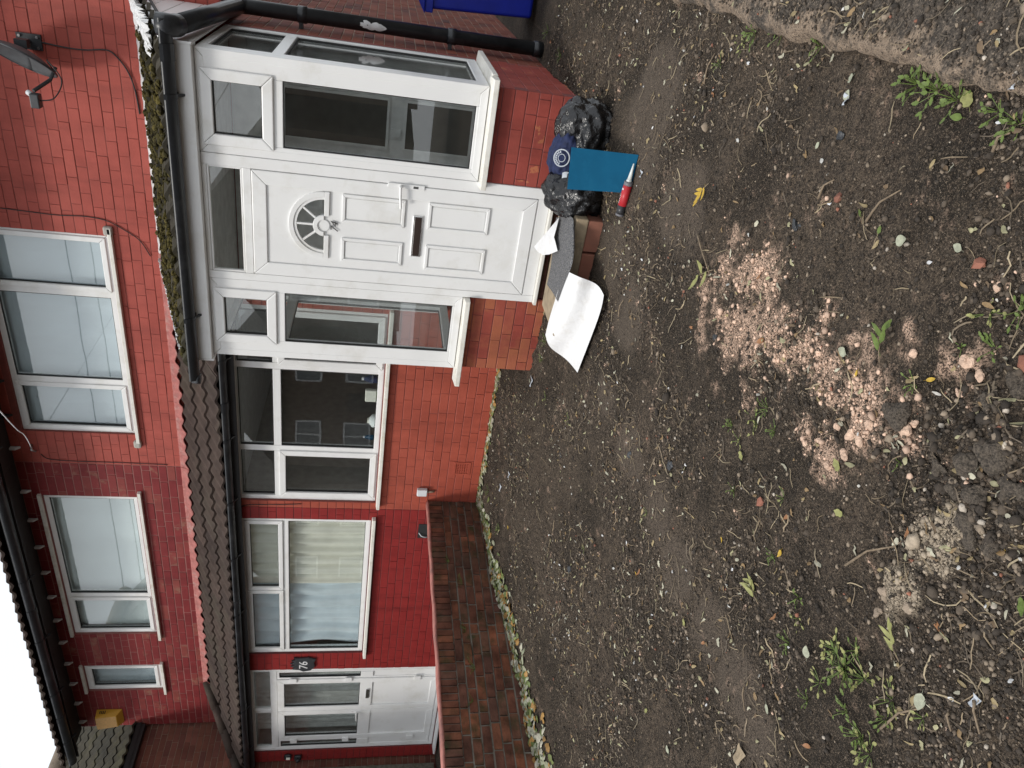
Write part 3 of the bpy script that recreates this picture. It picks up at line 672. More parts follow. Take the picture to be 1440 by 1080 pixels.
# roofs: interlocking tiles
def tile_mesh(wd, ln, amp, waves, th=.026, mat='tile', n=16):
    mb = MB(); top = []; 
    def zz(u): 
        q = (u * waves) % 1.0; return amp * (.5 - .5 * math.cos(2 * math.pi * q)) ** 1.3
    for j in (0, 1):
        for i in range(n + 1):
            u = i / n; mb.v.append((wd * (u - .5), -ln * j, zz(u)))
    for j in (0, 1):
        for i in range(n + 1): u = i / n; mb.v.append((wd * (u - .5), -ln * j, zz(u) - th))
    N = n + 1
    for i in range(n):
        mb.f += [(i, i + 1, N + i + 1, N + i), (2 * N + i, 3 * N + i, 3 * N + i + 1, 2 * N + i + 1), (N + i, N + i + 1, 3 * N + i + 1, 3 * N + i)]
    mb.f += [(0, N, 3 * N, 2 * N), (n, 2 * N + n, 3 * N + n, N + n)]
    me = mb.mesh('tile'); bm = bmesh.new(); bm.from_mesh(me); bmesh.ops.recalc_face_normals(bm, faces=bm.faces); bm.to_mesh(me); bm.free()
    me.materials.append(MAT[mat]); return me
def tiled_slope(parent, x0, x1, ytop, ztop, ybot, zbot, rows, wd, mat, amp=.03, waves=2, clip=None, jit=.004, under='sofdark', name='roof'):
    sl = math.hypot(ytop - ybot, ztop - zbot); ang = math.atan2(ztop - zbot, ytop - ybot); gauge = sl / rows; ln = gauge * 1.18
    me = tile_mesh(wd, ln, amp, waves, mat=mat)
    ro = MB().prism([(0, ytop, ztop - .03), (0, ybot, zbot - .03), (0, ybot, zbot - .05), (0, ytop, ztop - .05)], (x0, 0, 0), (x1, 0, 0)).build(name, under, parent)
    n = int(round((x1 - x0) / wd)); wd2 = (x1 - x0) / n
    for r in range(rows):
        s = (rows - 1 - r) * gauge; 
        for i in range(n):
            x = x0 + (i + .5) * wd2
            if clip and not clip(x, s / sl): continue
            o = bpy.data.objects.new('tile', me); COL.objects.link(o); o.parent = ro
            # top edge of the tile lies on the slope, its lower edge lifts over the next course
            yy = ytop - s * math.cos(ang); zz = ztop - s * math.sin(ang)
            o.matrix_local = Matrix.Translation((x + random.uniform(-jit, jit), yy, zz + random.uniform(-.002, .003))) @ Matrix.Rotation(ang - .085 + random.uniform(-.012, .012), 4, 'X') @ Matrix.Diagonal((wd2 / wd, 1, 1, 1))
    return ro, ang, sl
PRX0, PRX1 = -3.16, -0.83
rf74, _, _ = tiled_slope(h74, XB, -3.18, UY - .01, 3.17, -.13, 2.645, 3, .33, 'tile', name='lean_to_roof')
prf, pang, psl = tiled_slope(h74, PRX0, PRX1, UY - .01, 3.20, -1.16, 2.598, 6, .3, 'oldtile', amp=.034, name='porch_roof')
# moss on the porch tiles
def clumps(name, pts, size, mat, parent=None, flat=.6, seed=3, kind='stuff', label=None):
    r = np.random.default_rng(seed); bm = bmesh.new(); bmesh.ops.create_icosphere(bm, subdivisions=1, radius=1); base = np.array([v.co[:] for v in bm.verts]); fc = [tuple(v.index for v in f.verts) for f in bm.faces]; bm.free()
    V = []; Fc = []; n = 0
    for p in pts:
        s = size * r.uniform(.45, 1.35); b = base * (1 + r.uniform(-.35, .35, (len(base), 1))) * np.array([s, s, s * flat]); a = r.uniform(0, 6.28)
        R_ = np.array([[math.cos(a), -math.sin(a), 0], [math.sin(a), math.cos(a), 0], [0, 0, 1]]); V.append(b @ R_.T + np.asarray(p)); Fc += [tuple(i + n for i in f) for f in fc]; n += len(base)
    me = bpy.data.meshes.new(name); me.from_pydata(np.concatenate(V).tolist(), [], Fc); o = mk(name, me, mat, parent); o['kind'] = kind
    if label: o['label'] = label
    return o
mp = []
for _ in range(4200):
    x = random.uniform(PRX0 + .03, PRX1 - .03); s = random.random() ** .8; wv = ((x - PRX0) / .15) % 1
    if fbm(np.array([x]), np.array([s * 2]), 4, 33, 3)[0] < -.12: continue
    lift = .034 * (.5 - .5 * math.cos(2 * math.pi * wv)) + .02
    mp.append((x, UY - s * 1.80, 3.20 - s * .60 + lift + random.uniform(-.006, .012)))
clumps('moss', mp, .021, 'moss', h74, .7)

# flashings where the roofs meet the upper wall
def scallop(parent, x0, x1, zt, mat, name, wave=.165, amp=.013, y=None):
    n = int((x1 - x0) / .011); mb = MB(); y = UY if y is None else y
    def low(x): return zt - .085 - amp * math.cos(2 * math.pi * x / wave) - .008 * math.sin(x * 23)
    mb.grid(lambda u, v: (x0 + (x1 - x0) * u, y - .006 - (.05 * v ** 2) - .004 * math.sin(u * 190), zt + (low(x0 + (x1 - x0) * u) - zt) * v), n, 4)
    return mb.build(name, mat, parent, smooth=True, solid=.008)
scallop(h74, XB, -3.0, 3.268, 'redflash', 'flashing')
wf = MB(); n = 110
wf.grid(lambda u, v: (-3.05 + u * 2.2, UY - .008 - v * .05 - .006 * math.sin(u * 130), 3.262 - v * (.05 + .012 * math.sin(u * 61) + .01 * math.sin(u * 143))), n, 3)
wf.build('flashing', 'whiteflash', h74, smooth=True, solid=.006)
# crumpled white flashing heaped on the passage-side verge, ragged mortar on the other
def verge(x, wdt, n, seed, ext, parent=h74, y0=UY - .02, y1=-1.0, mat='whiteflash', h=.06):
    r = np.random.default_rng(seed); m = 9; Z = r.uniform(0, 1, (n + 1, m + 1)); E = r.uniform(.35, 1, n + 1)
    E = np.convolve(E, np.ones(3) / 3, 'same'); mb = MB()
    def fn(u, v):
        i = int(round(u * n)); j = int(round(v * m)); ww = wdt * (E[i] if ext else 1)
        s = u; y = y0 + (y1 - y0) * u; z = 3.20 - (UY - y) / 1.787 * .60
        return (x - v * ww + r.uniform(-.008, .008), y + r.uniform(-.012, .012), z + .035 + h * Z[i, j] * (1 - .5 * v) + .02)
    mb.grid(fn, n, m); return mb.build('verge_flashing', mat, parent, solid=.004)
verge(-.80, .3, 44, 5, True); verge(-3.10, .07, 60, 6, True, h=.03)
# boxed verge: white boards over the passage side
gp = [(0, -1.12, 2.45), (0, UY, 2.45), (0, UY, 3.15), (0, -1.12, 2.64)]
def board_z(y): return 2.64 + (y + 1.12) / (UY + 1.12) * .51
for k in range(5):
    a0, a1 = 2.452 + k * .14, 2.452 + (k + 1) * .14 - .006
    def yc(z): return -1.12 + max(0, (z - 2.64) / .51) * (UY + 1.12)
    if yc(a0) > UY - .05: break
    MB().prism([(0, yc(a0), a0), (0, UY - .01, a0), (0, UY - .01, a1), (0, yc(a1), a1)], (GX + .02, 0, 0), (GX + .035, 0, 0)).build('verge_board', 'upvc', h74, bevel=.003)
MB().prism([(0, -1.15, 2.56), (0, UY - .01, 3.13), (0, UY - .01, 3.205), (0, -1.15, 2.635)], (GX + .037, 0, 0), (GX + .06, 0, 0)).build('barge_board', 'upvc', h74, bevel=.004)
MB().box(-3.13, GX + .035, -1.105, -1.086, 2.462, 2.60).build('fascia', 'upvc', h74, bevel=.004)
MB().box(-3.13, GX + .018, -1.0855, -.97, 2.462, 2.475).build('soffit', 'upvc', h74)
MB().box(-3.15, -3.132, -1.10, -.01, 2.45, 2.66).build('fascia', 'upvc', h74, bevel=.004)
# gutters: half-round channel with a wall thickness
def gutter(parent, x0, x1, y, z, r=.056, name='gutter', brackets=(), ends=True, joints=()):
    mb = MB(); N = 14; pts = []
    for k in range(N + 1): a = math.pi + math.pi * k / N; pts.append((0, y + r * math.cos(a), z + r * 1.05 * math.sin(a)))
    for k in range(N, -1, -1): a = math.pi + math.pi * k / N; pts.append((0, y + (r - .006) * math.cos(a), z + (r - .006) * 1.05 * math.sin(a)))
    m = len(pts); v = [(x0, p[1], p[2]) for p in pts] + [(x1, p[1], p[2]) for p in pts]
    mb.add(v, [(i, (i + 1) % m, m + (i + 1) % m, m + i) for i in range(m)])
    if ends:
        for x in (x0, x1): mb.add([(x, p[1], p[2]) for p in pts[:N + 1]], [tuple(range(N + 1))])
    g = mb.build(name, 'black', parent, smooth=False)
    for p in g.data.polygons: p.use_smooth = True
    def strap(x, wd, nm, back):
        b = MB(); q = [(0, y + (r + .005) * math.cos(math.pi + math.pi * k / 10), z + (r + .005) * 1.05 * math.sin(math.pi + math.pi * k / 10)) for k in range(11)]
        q2 = [(0, y + (r + .0005) * math.cos(math.pi + math.pi * k / 10), z + (r + .0005) * 1.05 * math.sin(math.pi + math.pi * k / 10)) for k in range(10, -1, -1)]
        pr = q + q2; m_ = len(pr); vv = [(x - wd, p[1], p[2]) for p in pr] + [(x + wd, p[1], p[2]) for p in pr]
        b.add(vv, [(i, (i + 1) % m_, m_ + (i + 1) % m_, m_ + i) for i in range(m_)] + [(i, i + 1, m_ - 2 - i, m_ - 1 - i) for i in range(10)] + [(m_ + i, 2 * m_ - 1 - i, 2 * m_ - 2 - i, m_ + i + 1) for i in range(10)])
        if back: b.box(x - wd, x + wd, y + r - .01, y + r + .03, z - .06, z + .01); b.prism([(0, y, z - r * 1.0), (0, y + r + .02, z - r - .05), (0, y + r + .02, z - r - .02)], (x - .008, 0, 0), (x + .008, 0, 0))
        b.build(nm, 'black', g)
    for x in brackets: strap(x, .016, 'bracket', True)
    for x in joints: strap(x, .05, 'union', False)
    return g
gutter(h74, -3.27, -.74, -1.165, 2.612, .062, brackets=(-1.187, -2.75), joints=(-.93,))
MB().tube([(-3.27, -1.165, 2.60), (-3.275, -1.165, 2.56), (-3.275, -1.165, 2.545)], .045, 12).build('gutter_stop', 'black', h74, smooth=True)
gutter(h74, XB, -3.3, -.175, 2.612, .056, brackets=(-3.7, -4.6, -5.4), joints=(-4.2,))
MB().box(XB, -3.2, -.117, -.10, 2.5, 2.64).build('fascia', 'sofdark', h74); MB().box(XB, -3.2, -.0995, -.002, 2.565, 2.58).build('soffit', 'sofdark', h74)
# gutter outlet, swan neck and soil pipe
dp = MB(); dp.tube([(-.78, -1.165, 2.63), (-.78, -1.165, 2.585), (-.785, -1.14, 2.555), (-.79, -1.06, 2.54)], .066, 16)
dp.build('elbow', 'black', h74, smooth=True)
MB().tube([(-.79, -1.09, 2.545), (-.80, .27, 2.41)], .060, 18).build('swan_neck', 'black', h74, smooth=True)
dpo = MB().tube([(-.80, .24, 2.42), (-.80, .32, 2.40), (-.80, .35, 2.34), (-.80, .35, -.05)], .056, 18).build('downpipe', 'black', h74, smooth=True)
for z in (.0, .72, 1.9): MB().tube([(-.80, .35, z), (-.80, .35, z + .07)], .0625, 18).build('pipe_collar', 'black', dpo, smooth=True)
for z in (.75, 1.93): MB().box(-.9, -.84, .32, .38, z, z + .03).build('pipe_clip', 'black', dpo)
for k in range(9):
    zc, ac, rr_ = 1.40 + random.uniform(-.07, .09), -1.5 + random.uniform(-.35, .35), random.uniform(.012, .03)
    MB().grid(lambda u, v: (-.80 + .0572 * math.cos(ac + rr_ / .06 * u * math.cos(6.283 * v)), .35 + .0572 * math.sin(ac + rr_ / .06 * u * math.cos(6.283 * v)), zc + rr_ * (1.4 + .5 * math.sin(3 * 6.283 * v)) * u * math.sin(6.283 * v)), 3, 16).build('paint_splash', 'whiteflash', dpo, smooth=True)
# main roof over both houses is split at the party line
def main_roof(parent, x0, x1):
    ro, a, s = tiled_slope(parent, x0, x1, 1.25, 5.56, .14, 4.985, 3, .33, 'tile', name='main_roof')
    MB().prism([(0, 1.2, 5.53), (0, 4.2, 7.05), (0, 4.2, 6.95), (0, 1.2, 5.41)], (x0, 0, 0), (x1, 0, 0)).build('upper_slope', 'tile', ro)
    MB().box(x0, x1, .22, .245, 4.86, 5.02).build('eaves_board', 'sofdark', parent); MB().box(x0, x1, .246, UY - .002, 4.95, 4.965).build('eaves_soffit', 'sofdark', parent)
    x = x0 + .2
    while x < x1: 
        MB().prism([(0, UY - .004, 4.85), (0, UY - .05, 4.89), (0, UY - .05, 4.949), (0, UY - .004, 4.949)], (x - .014, 0, 0), (x + .014, 0, 0)).build('eaves_bracket', 'whiteplast' if x < -5 else 'sofdark', parent, bevel=.006); x += .42
    gutter(parent, x0, x1, .155, 4.93, .068, brackets=[x0 + .5 + k for k in range(int(x1 - x0))], joints=[x0 + 1.0, x0 + 3.0])
main_roof(h74, XB + .002, GX + .1)
# vent brick and the hole-covered meter pieces on the ground-floor wall
vb = MB(); vb.frame(-5.09, -4.92, .12, .30, .018, -.008, .004)
for k in range(6): vb.box(-5.072, -4.938, -.005, .003, .140 + k * .0245, .148 + k * .0245)
for k in range(6): vb.box(-5.062 + k * .022, -5.056 + k * .022, -.0045, .003, .139, .281)
vb.build('air_brick', 'paint74low', h74); MB().box(-5.08, -4.93, .0035, .0055, .13, .29).build('air_brick_back', 'gasket', h74)
fix(h74)

# ================================================================== HOUSE 76
h76 = thing('terraced_house', 'crimson painted brick terraced house numbered 76 with double glazed doors', 'house', (-8, .6, 0))
XL = -10.37
c76 = Course(290)
w76 = (-8.05, -5.79, 1.145, 2.54); d76 = (-10.13, -8.36, .06, 2.56)
og = [w76, d76]
b1 = backing('front_wall', XL, XB - .001, -.35, 2.66, og, ('front', 0), 'joint76low', h76); c76.add(lay(XL, XB - .003, -.09, 2.66, og, shift=.05), ('front', 0), b1, 'paint76low', 'p76l', skip=lambda u, z: z < .0)
u76 = (-8.42, -6.09, 3.77, 4.76); s76 = (-9.58, -9.05, 3.80, 4.75)
b2 = backing('upper_wall', XL, XB - .001, 2.6, 5.0, [u76, s76], ('front', UY), 'joint76', h76); c76.add(lay(XL, XB - .003, 2.61, 5.0, [u76, s76], shift=.02, joint=.010, vj=.009), ('front', UY), b2, 'paint76', 'p76u', skip=lambda u, z: z < 3.2)
c76.build()
# the doorway pier still shows orange brick under the paint
window(h76, *w76, .03, [(-8.0, -6.935, 2.10, 2.50, .05), (-6.925, -5.84, 2.10, 2.50, .05), (-7.99, -5.845, 1.20, 2.035, 0)], [(-7.995, -5.845, 2.04, 2.095), (-6.934, -6.926, 2.097, 2.48)], sillw=.09, label='wide white window with curtains bunched behind the glass')
f = window(h76, *u76, UY + .03, [(u76[0] + .03, -7.76, 3.80, 4.73, .05), (-7.69, u76[1] - .055, 3.825, 4.705, 0)], [(-7.755, -7.695, 3.82, 4.71)], sillw=.075, label='white two-light upper window with pale blind', sill_over=.09)
MB().box(u76[0] - .02, u76[1] + .02, UY - .03, UY + .02, 4.765, 4.80).build('head_strip', 'upvcold', f)
f = window(h76, *s76, UY + .03, [(s76[0] + .04, s76[1] - .04, 3.84, 4.71, .045)], sillw=.075, label='narrow white upper window', sill_over=.06)
MB().box(s76[0] - .02, s76[1] + .02, UY - .03, UY + .02, 4.755, 4.79).build('head_strip', 'upvcold', f)
room(h76, XL + .1, XB - .08, .095, 3.9, .02, 2.5); room(h76, XL + .1, XB - .08, UY + .12, 4.2, 2.75, 4.9)
def doors76():
    y = .02; x0, x1, z0, z1 = d76
    f = MB(); f.frame(x0, x1, z0, z1, .055, y, y + .07); f.box(x0 + .056, x1 - .056, y + .002, y + .068, 2.20, 2.27); f.box(-9.27, -9.215, y + .002, y + .068, 2.272, 2.503)
    fo = f.build('door_frame', 'upvc', h76, bevel=.005)
    for a, b in ((x0 + .056, -9.271), (-9.214, x1 - .056)): MB().box(a, b, y + .03, y + .034, 2.271, 2.504).build('pane', 'glass', fo); q = MB(); q.frame(a, b, 2.271, 2.504, .015, y + .01, y + .04); q.build('bead', 'upvc', fo)
    # narrow side lights and a pair of leaves
    for (a, b, leaf_) in ((x0 + .058, -9.90, 0), (-9.895, -9.245, 1), (-9.24, -8.58, 1), (-8.575, x1 - .058, 0)):
        wv = .085 if leaf_ else .028; g = MB(); g.frame(a, b, .12, 2.195, wv, y - (.012 if leaf_ else .0), y + .05); g.box(a + wv, b - wv, y - .008, y + .046, .98, 1.14)
        d = g.build('door' if leaf_ else 'side_light', 'upvc', h76, bevel=.005)
        MB().box(a + wv, b - wv, y + .02, y + .024, 1.141, 2.195 - wv).build('pane', 'glass', d)
        k = MB(); k.frame(a + wv, b - wv, 1.141, 2.195 - wv, .007, y + .004, y + .025); k.build('seal', 'gasket', d)
        MB().box(a + wv, b - wv, y + .008, y + .03, .12 + wv, .979).build('panel', 'upvc', d)
        if leaf_:
            for z in (.35, 1.25, 1.95):
                xx = a if a < -9.5 else b; MB().box(xx - .045, xx + .035, y - .03, y - .0125, z, z + .09).build('hinge', 'upvc', d, bevel=.004)
            if a > -9.5:
                MB().box(-8.99, -8.80, y - .022, y - .0125, 1.015, 1.06).build('letterbox', 'chrome', d, bevel=.004)
            else:
                h = MB(); h.box(-9.305, -9.272, y - .022, y - .0125, .98, 1.24); h.tube([(-9.29, y - .022, 1.17), (-9.29, y - .06, 1.17), (-9.36, y - .062, 1.168), (-9.42, y - .06, 1.16)], .011, 8); h.build('handle', 'upvc', d)
    MB().prism([(0, y + .02, .055), (0, y - .14, .045), (0, y - .14, .02), (0, y + .02, .02)], (x0 - .03, 0, 0), (x1 + .03, 0, 0)).build('threshold', 'upvc', fo, bevel=.004)
doors76()
# hipped lean-to roof
hipx = lambda s: -9.42 + (XL - .12 + 9.42) * s
ro76, _, _ = tiled_slope(h76, XL - .12, XB - .002, UY - .01, 3.17, -.13, 2.645, 3, .33, 'tile', name='lean_to_roof', clip=lambda x, s: x > hipx(s + .18))
hp = MB()
for k in range(4):
    a, b = k / 4, (k + 1) / 4 + .03; pa = np.array((-9.42 + (XL - .10 + 9.42) * a, UY - a * .78, 3.22 - a * .53)); pb = np.array((-9.42 + (XL - .10 + 9.42) * b, UY - b * .78, 3.22 - b * .53 + .012))
    hp.tube([pa, pb], .062, 12)
hp.build('hip_tile', 'tile', ro76, smooth=True)
scallop(h76, -9.5, XB - .002, 3.268, 'redflash', 'flashing')
gutter(h76, XL - .05, XB - .003, -.175, 2.612, .056, brackets=[-6.2 - .9 * k for k in range(5)], joints=[-6.9, -8.8])
MB().box(XL, XB - .002, -.117, -.10, 2.5, 2.64).build('fascia', 'sofdark', h76); MB().box(XL, XB - .002, -.0995, -.002, 2.565, 2.58).build('soffit', 'sofdark', h76)
main_roof(h76, XL - .05, XB - .002)
fix(h76)

# ================================================================== neighbour with the brown gable, running towards the street
hb = thing('terraced_house', 'brown bare-brick house with grey tiled roof beside the yellow alarm box', 'house', (-11, -1, 0))
NX = -10.43
cb = Course(200)
nb = backing('side_wall', -3.4, UY + 1.5, -.3, 4.2, [], ('side', NX), 'gablejoint', hb); cb.add(lay(-3.4, UY + .8, -.2, 4.2, [], bh=.083), ('side', NX), nb, 'brown', 'brn'); cb.build()
# roof with eaves along the wall, tiles facing the passage between the houses
def side_roof():
    ro = MB().prism([(NX + .12, 0, 4.21), (NX - 1.9, 0, 5.72), (NX - 1.9, 0, 5.6), (NX + .12, 0, 4.15)], (0, -3.4, 0), (0, UY + 3.0, 0)).build('roof', 'sofdark', hb)
    me = tile_mesh(.3, .4, .03, 2, mat='oldtile'); ang = math.atan2(1.51, 2.02)
    for r in range(7):
        for i in range(17):
            y = UY + 1.8 - i * .3; s = r * .33
            o = bpy.data.objects.new('tile', me); COL.objects.link(o); o.parent = ro
            x = NX + .10 - (s + .36) * math.cos(ang); z = 4.245 + (s + .36) * math.sin(ang)
            o.matrix_local = Matrix.Translation((x, y, z)) @ Matrix.Rotation(math.pi / 2, 4, 'Z') @ Matrix.Rotation(ang - .05, 4, 'X')
    MB().tube([(NX - 1.75, UY + 3.0, 5.72), (NX - 1.75, -3.4, 5.72)], .12, 12).build('ridge_tile', 'concrete', hb, smooth=True)
    MB().box(NX + .001, NX + .11, -3.4, UY - .02, 4.10, 4.19).build('eaves_board', 'sofdark', hb)
side_roof(); fix(hb)

# ================================================================== garden wall
gwt = thing('garden_wall', 'low weathered brick garden wall with pink painted top between the two front gardens', 'wall', (-5.56, -2, 0))
WX = -5.475; WZ = .545; cg = Course(290)
gwb = backing('wall_core', -4.4, -.004, -.45, WZ - .012, [], ('side', WX), 'gwalljoint', gwt, depth=.115, rec=.012)
cg.add(lay(-4.4, -.006, -.35, .385, [], bh=.082, bl=.232, joint=.014, vj=.014), ('side', WX), gwb, 'gwall', 'gw')
one = []; yv = -.012
while yv > -4.4:
    wd = random.uniform(.066, .082); one.append((yv - wd / 2, .385 + .073, wd - .013, .142)); yv -= wd
cg.add(one, ('side', WX + .004), gwb, 'gwall', 'gw'); cg.build()
cp = MB(); cp.grid(lambda u, v: (WX + .004 - v * .125 + .004 * math.sin(u * 60), -.004 - u * 4.4, WZ - .01 + .012 * math.sin(v * math.pi) + .003 * math.sin(u * 47 + v * 3)), 120, 4); cp.build('coping', 'pinkcap', gwt, smooth=True, solid=.02)
fix(gwt)

# ================================================================== fence by the 76 doors
ft = thing('wooden_fence', 'weathered grey board fence beside the double doors', 'fence', (XL + .06, -1, 0))
for k in range(14): MB().box(XL + .03 + (k % 2) * .012, XL + .05 + (k % 2) * .012, -.145 - (k + 1) * .125, -.145 - k * .125 - .004, .02, 1.84 + random.uniform(-.01, .01)).build('board', 'wood', ft, bevel=.003)
for z in (.4, 1.5): MB().box(XL + .0, XL + .029, -1.9, -.15, z, z + .07).build('rail', 'wood', ft)
fix(ft)

# ================================================================== houses across the street (they show in the glass)
def opposite(x, label):
    t = thing('terraced_house', label, 'house', (x, -24, 0))
    MB().box(x - 4, x + 4, -32, -24, 0, 5.2).build('wall', 'oppbrick', t)
    MB().prism([(x - 4.3, 0, 5.1), (x + 4.3, 0, 5.1), (x, 0, 8.3)], (0, -32.2, 0), (0, -23.7, 0)).build('roof', 'opproof', t)
    for (a, b, c, d) in ((-2.9, -1.2, .9, 2.2), (1.1, 2.8, .9, 2.2), (-2.9, -1.2, 3.3, 4.5), (1.1, 2.8, 3.3, 4.5)):
        f = MB(); f.frame(x + a, x + b, c, d, .09, -24.0 + .0, -23.95); f.box(x + (a + b) / 2 - .04, x + (a + b) / 2 + .04, -23.999, -23.955, c + .09, d - .09); fo = f.build('window', 'white', t); MB().box(x + a + .09, x + b - .09, -23.998, -23.975, c + .09, d - .09).build('pane', 'dullpane', fo)
    MB().box(x - .5, x + .5, -23.999, -23.94, .05, 2.1).build('door', 'opproof', t); fix(t)
for k, lb in enumerate(('brown brick house mirrored in the porch glass', 'brown brick house mirrored in the wide window', 'brown brick house mirrored in the curtained window', 'brown brick house mirrored at the end of the row')): opposite(-2.0 - 9.2 * k, lb)

# ================================================================== things fixed to the walls
def cable(name, pts, r, label, n=6, mat='cable'):
    P_ = []
    for i in range(len(pts) - 1):
        p0, p1, p2, p3 = [np.array(pts[min(max(j, 0), len(pts) - 1)], float) for j in (i - 1, i, i + 1, i + 2)]
        for k in range(8):
            t = k / 8; P_.append(.5 * ((2 * p1) + (-p0 + p2) * t + (2 * p0 - 5 * p1 + 4 * p2 - p3) * t * t + (-p0 + 3 * p1 - 3 * p2 + p3) * t ** 3))
    P_.append(np.array(pts[-1], float)); o = MB().tube(P_, r, n).build(name, mat, None, smooth=True); return tag(o, label, 'cable')
def uc(x, y, off=.008): p = U_(x, y); p[1] -= off; return p
cable('wall_cable', [uc(x, y) for x, y in ((0, 292), (40, 297), (80, 302), (120, 304), (150, 310), (175, 323), (197, 338), (212, 360))], .0042, 'thin black cable curving down the upper red wall past the window')
cable('wall_cable', [uc(x, y) for x, y in ((58, 638), (70, 645), (110, 648), (170, 650), (236, 653))], .004, 'thin black cable along the join between the two painted walls')
cable('wall_cable', [uc(x, y, .01) for x, y in ((54, 58), (90, 66), (120, 70), (150, 70), (165, 80), (180, 100), (190, 125), (197, 160))], .006, 'black aerial cable running from the satellite dish to the porch roof')
cable('wall_cable', [W_(x, y) - np.array((0, .008, 0)) for x, y in ((338, 712), (352, 709), (390, 709), (424, 708))], .004, 'short black cable in the corner beside the wide window')
# telephone wire from the eyebolt to the sky
ey = uc(46, 628, .03); far = CAM + ray(0, 578) * 4.2
cable('telephone_wire', [ey, (ey * .5 + far * .5) - np.array((0, 0, .03)), far, far + (far - ey) * 3], .0035, 'thin pale telephone wire leaving the upper wall', mat='whiteplast')
tag(MB().tube([uc(44, 625, .0), uc(47, 629, .05), uc(52, 632, .03)], .012, 8).build('wire_bracket', 'steel', None, smooth=True), 'small metal wire bracket on the upper red wall', 'bracket')
# overhead wires over the street, seen mirrored in the upper panes
for k, (yy, zz) in enumerate(((-11, 8.2), (-11.6, 9.0))):
    tag(MB().tube([(-60 + 4 * j, yy, zz + .0016 * (j - 15) ** 2) for j in range(31)], .015, 6).build('overhead_wire', 'cable', None), ('lower' if k == 0 else 'upper') + ' overhead wire mirrored in the upper windows', 'wire')

def dish():
    t = thing('satellite_dish', 'dark grey satellite dish on a wall bracket above the porch', 'satellite dish', (-1.4, .45, 4.0))
    c = on(30, 78, 1, .36); n = np.array((-.80, -.50, .30)); n /= np.linalg.norm(n); a = np.cross(n, (0, 0, 1)); a /= np.linalg.norm(a); b = np.cross(a, n)
    if b[2] < 0: b = -b
    R = .25
    mb = MB(); mb.grid(lambda u, v: c + R * (u * .9 * math.cos(2 * math.pi * v) * a + u * 1.05 * math.sin(2 * math.pi * v) * b) + n * (.075 * u * u - .05), 8, 36); mb.build('reflector', 'dishgrey', t, smooth=True, solid=.008)
    rim = [c + R * (.9 * math.cos(2 * math.pi * k / 36) * a + 1.05 * math.sin(2 * math.pi * k / 36) * b) + n * .025 for k in range(37)]; MB().tube(rim, .008, 6).build('rim', 'darkmetal', t, smooth=True)
    br = on(42, 58, 1, UY); br[1] -= .012
    k = MB(); k.box(br[0] - .06, br[0] + .06, br[1] - .004, br[1] + .011, br[2] - .09, br[2] + .09); k.tube([br, br + np.array((-.02, -.16, .02)), c - n * .07], .02, 10); k.box(c[0] + .05, c[0] + .11, c[1] + .03, c[1] + .09, c[2] - .04, c[2] + .05); k.build('bracket', 'darkmetal', t)
    for dx in (-.04, .04):
        for dz in (-.065, .065): MB().tube([br + np.array((dx, -.018, dz)), br + np.array((dx, -.003, dz))], .011, 8).build('bolt', 'steel', t)
    e0 = c - b * R * 1.0 + n * .03; e1 = on(47, 128, 1, .12); MB().tube([e0 + n * -.05, e0 + n * .06, e1], .014, 8).build('arm', 'darkmetal', t)
    l = on(50, 141, 1, .11); h = MB(); h.box(l[0] - .055, l[0] + .05, l[1] - .035, l[1] + .035, l[2] - .035, l[2] + .03); h.build('receiver', 'darkmetal', t, bevel=.008)
    q = on(44, 133, 1, .12); MB().tube([q, q + np.array((.01, .02, .03))], .02, 12).build('receiver_cap', 'whiteplast', t, smooth=True)
    fix(t)
    cable('dish_cable', [l + np.array((.0, 0, -.03)), l + np.array((.03, .02, -.13)), l + np.array((.15, .1, -.17)), l + np.array((.28, .12, -.08)), e0 + np.array((0, .03, 0))], .005, 'looped black cable under the satellite dish receiver')
dish()
def alarm():
    t = thing('alarm_box', 'yellow burglar alarm box high on the crimson wall', 'alarm box', (-10, UY, 4.5))
    a = U_(131, 998); b = U_(181, 1020); x1, x0 = a[0] + .01, -10.28; z1, z0 = 4.70, 4.37; d = .13
    mb = MB(); v = [(x0, UY - .003, z0), (x1, UY - .003, z0), (x1, UY - .003, z1), (x0, UY - .003, z1), (x0 + .03, UY - d * .75, z0 + .06), (x1 - .03, UY - d * .75, z0 + .06), (x1 - .02, UY - d, z1 - .01), (x0 + .02, UY - d, z1 - .01)]
    mb.add(v, [(0, 1, 2, 3), (4, 5, 6, 7), (0, 1, 5, 4), (1, 2, 6, 5), (2, 3, 7, 6), (3, 0, 4, 7)]); bo = mb.build('cover', 'yellowbox', t, bevel=.008)
    mb = MB().add([(x0 + .036, UY - d * .755 - .002, z0 + .066), (x1 - .036, UY - d * .755 - .002, z0 + .066), (x1 - .026, UY - d - .002, z1 - .02), (x0 + .026, UY - d - .002, z1 - .02)], [(0, 1, 2, 3)]); mb.build('face', 'yellowfaded', t)
    for k in range(4): MB().box(x1 - .004, x1 + .0015, UY - .075, UY - .03, z1 - .06 - k * .022, z1 - .05 - k * .022).build('louvre', 'gasket', t)
    fix(t)
alarm()
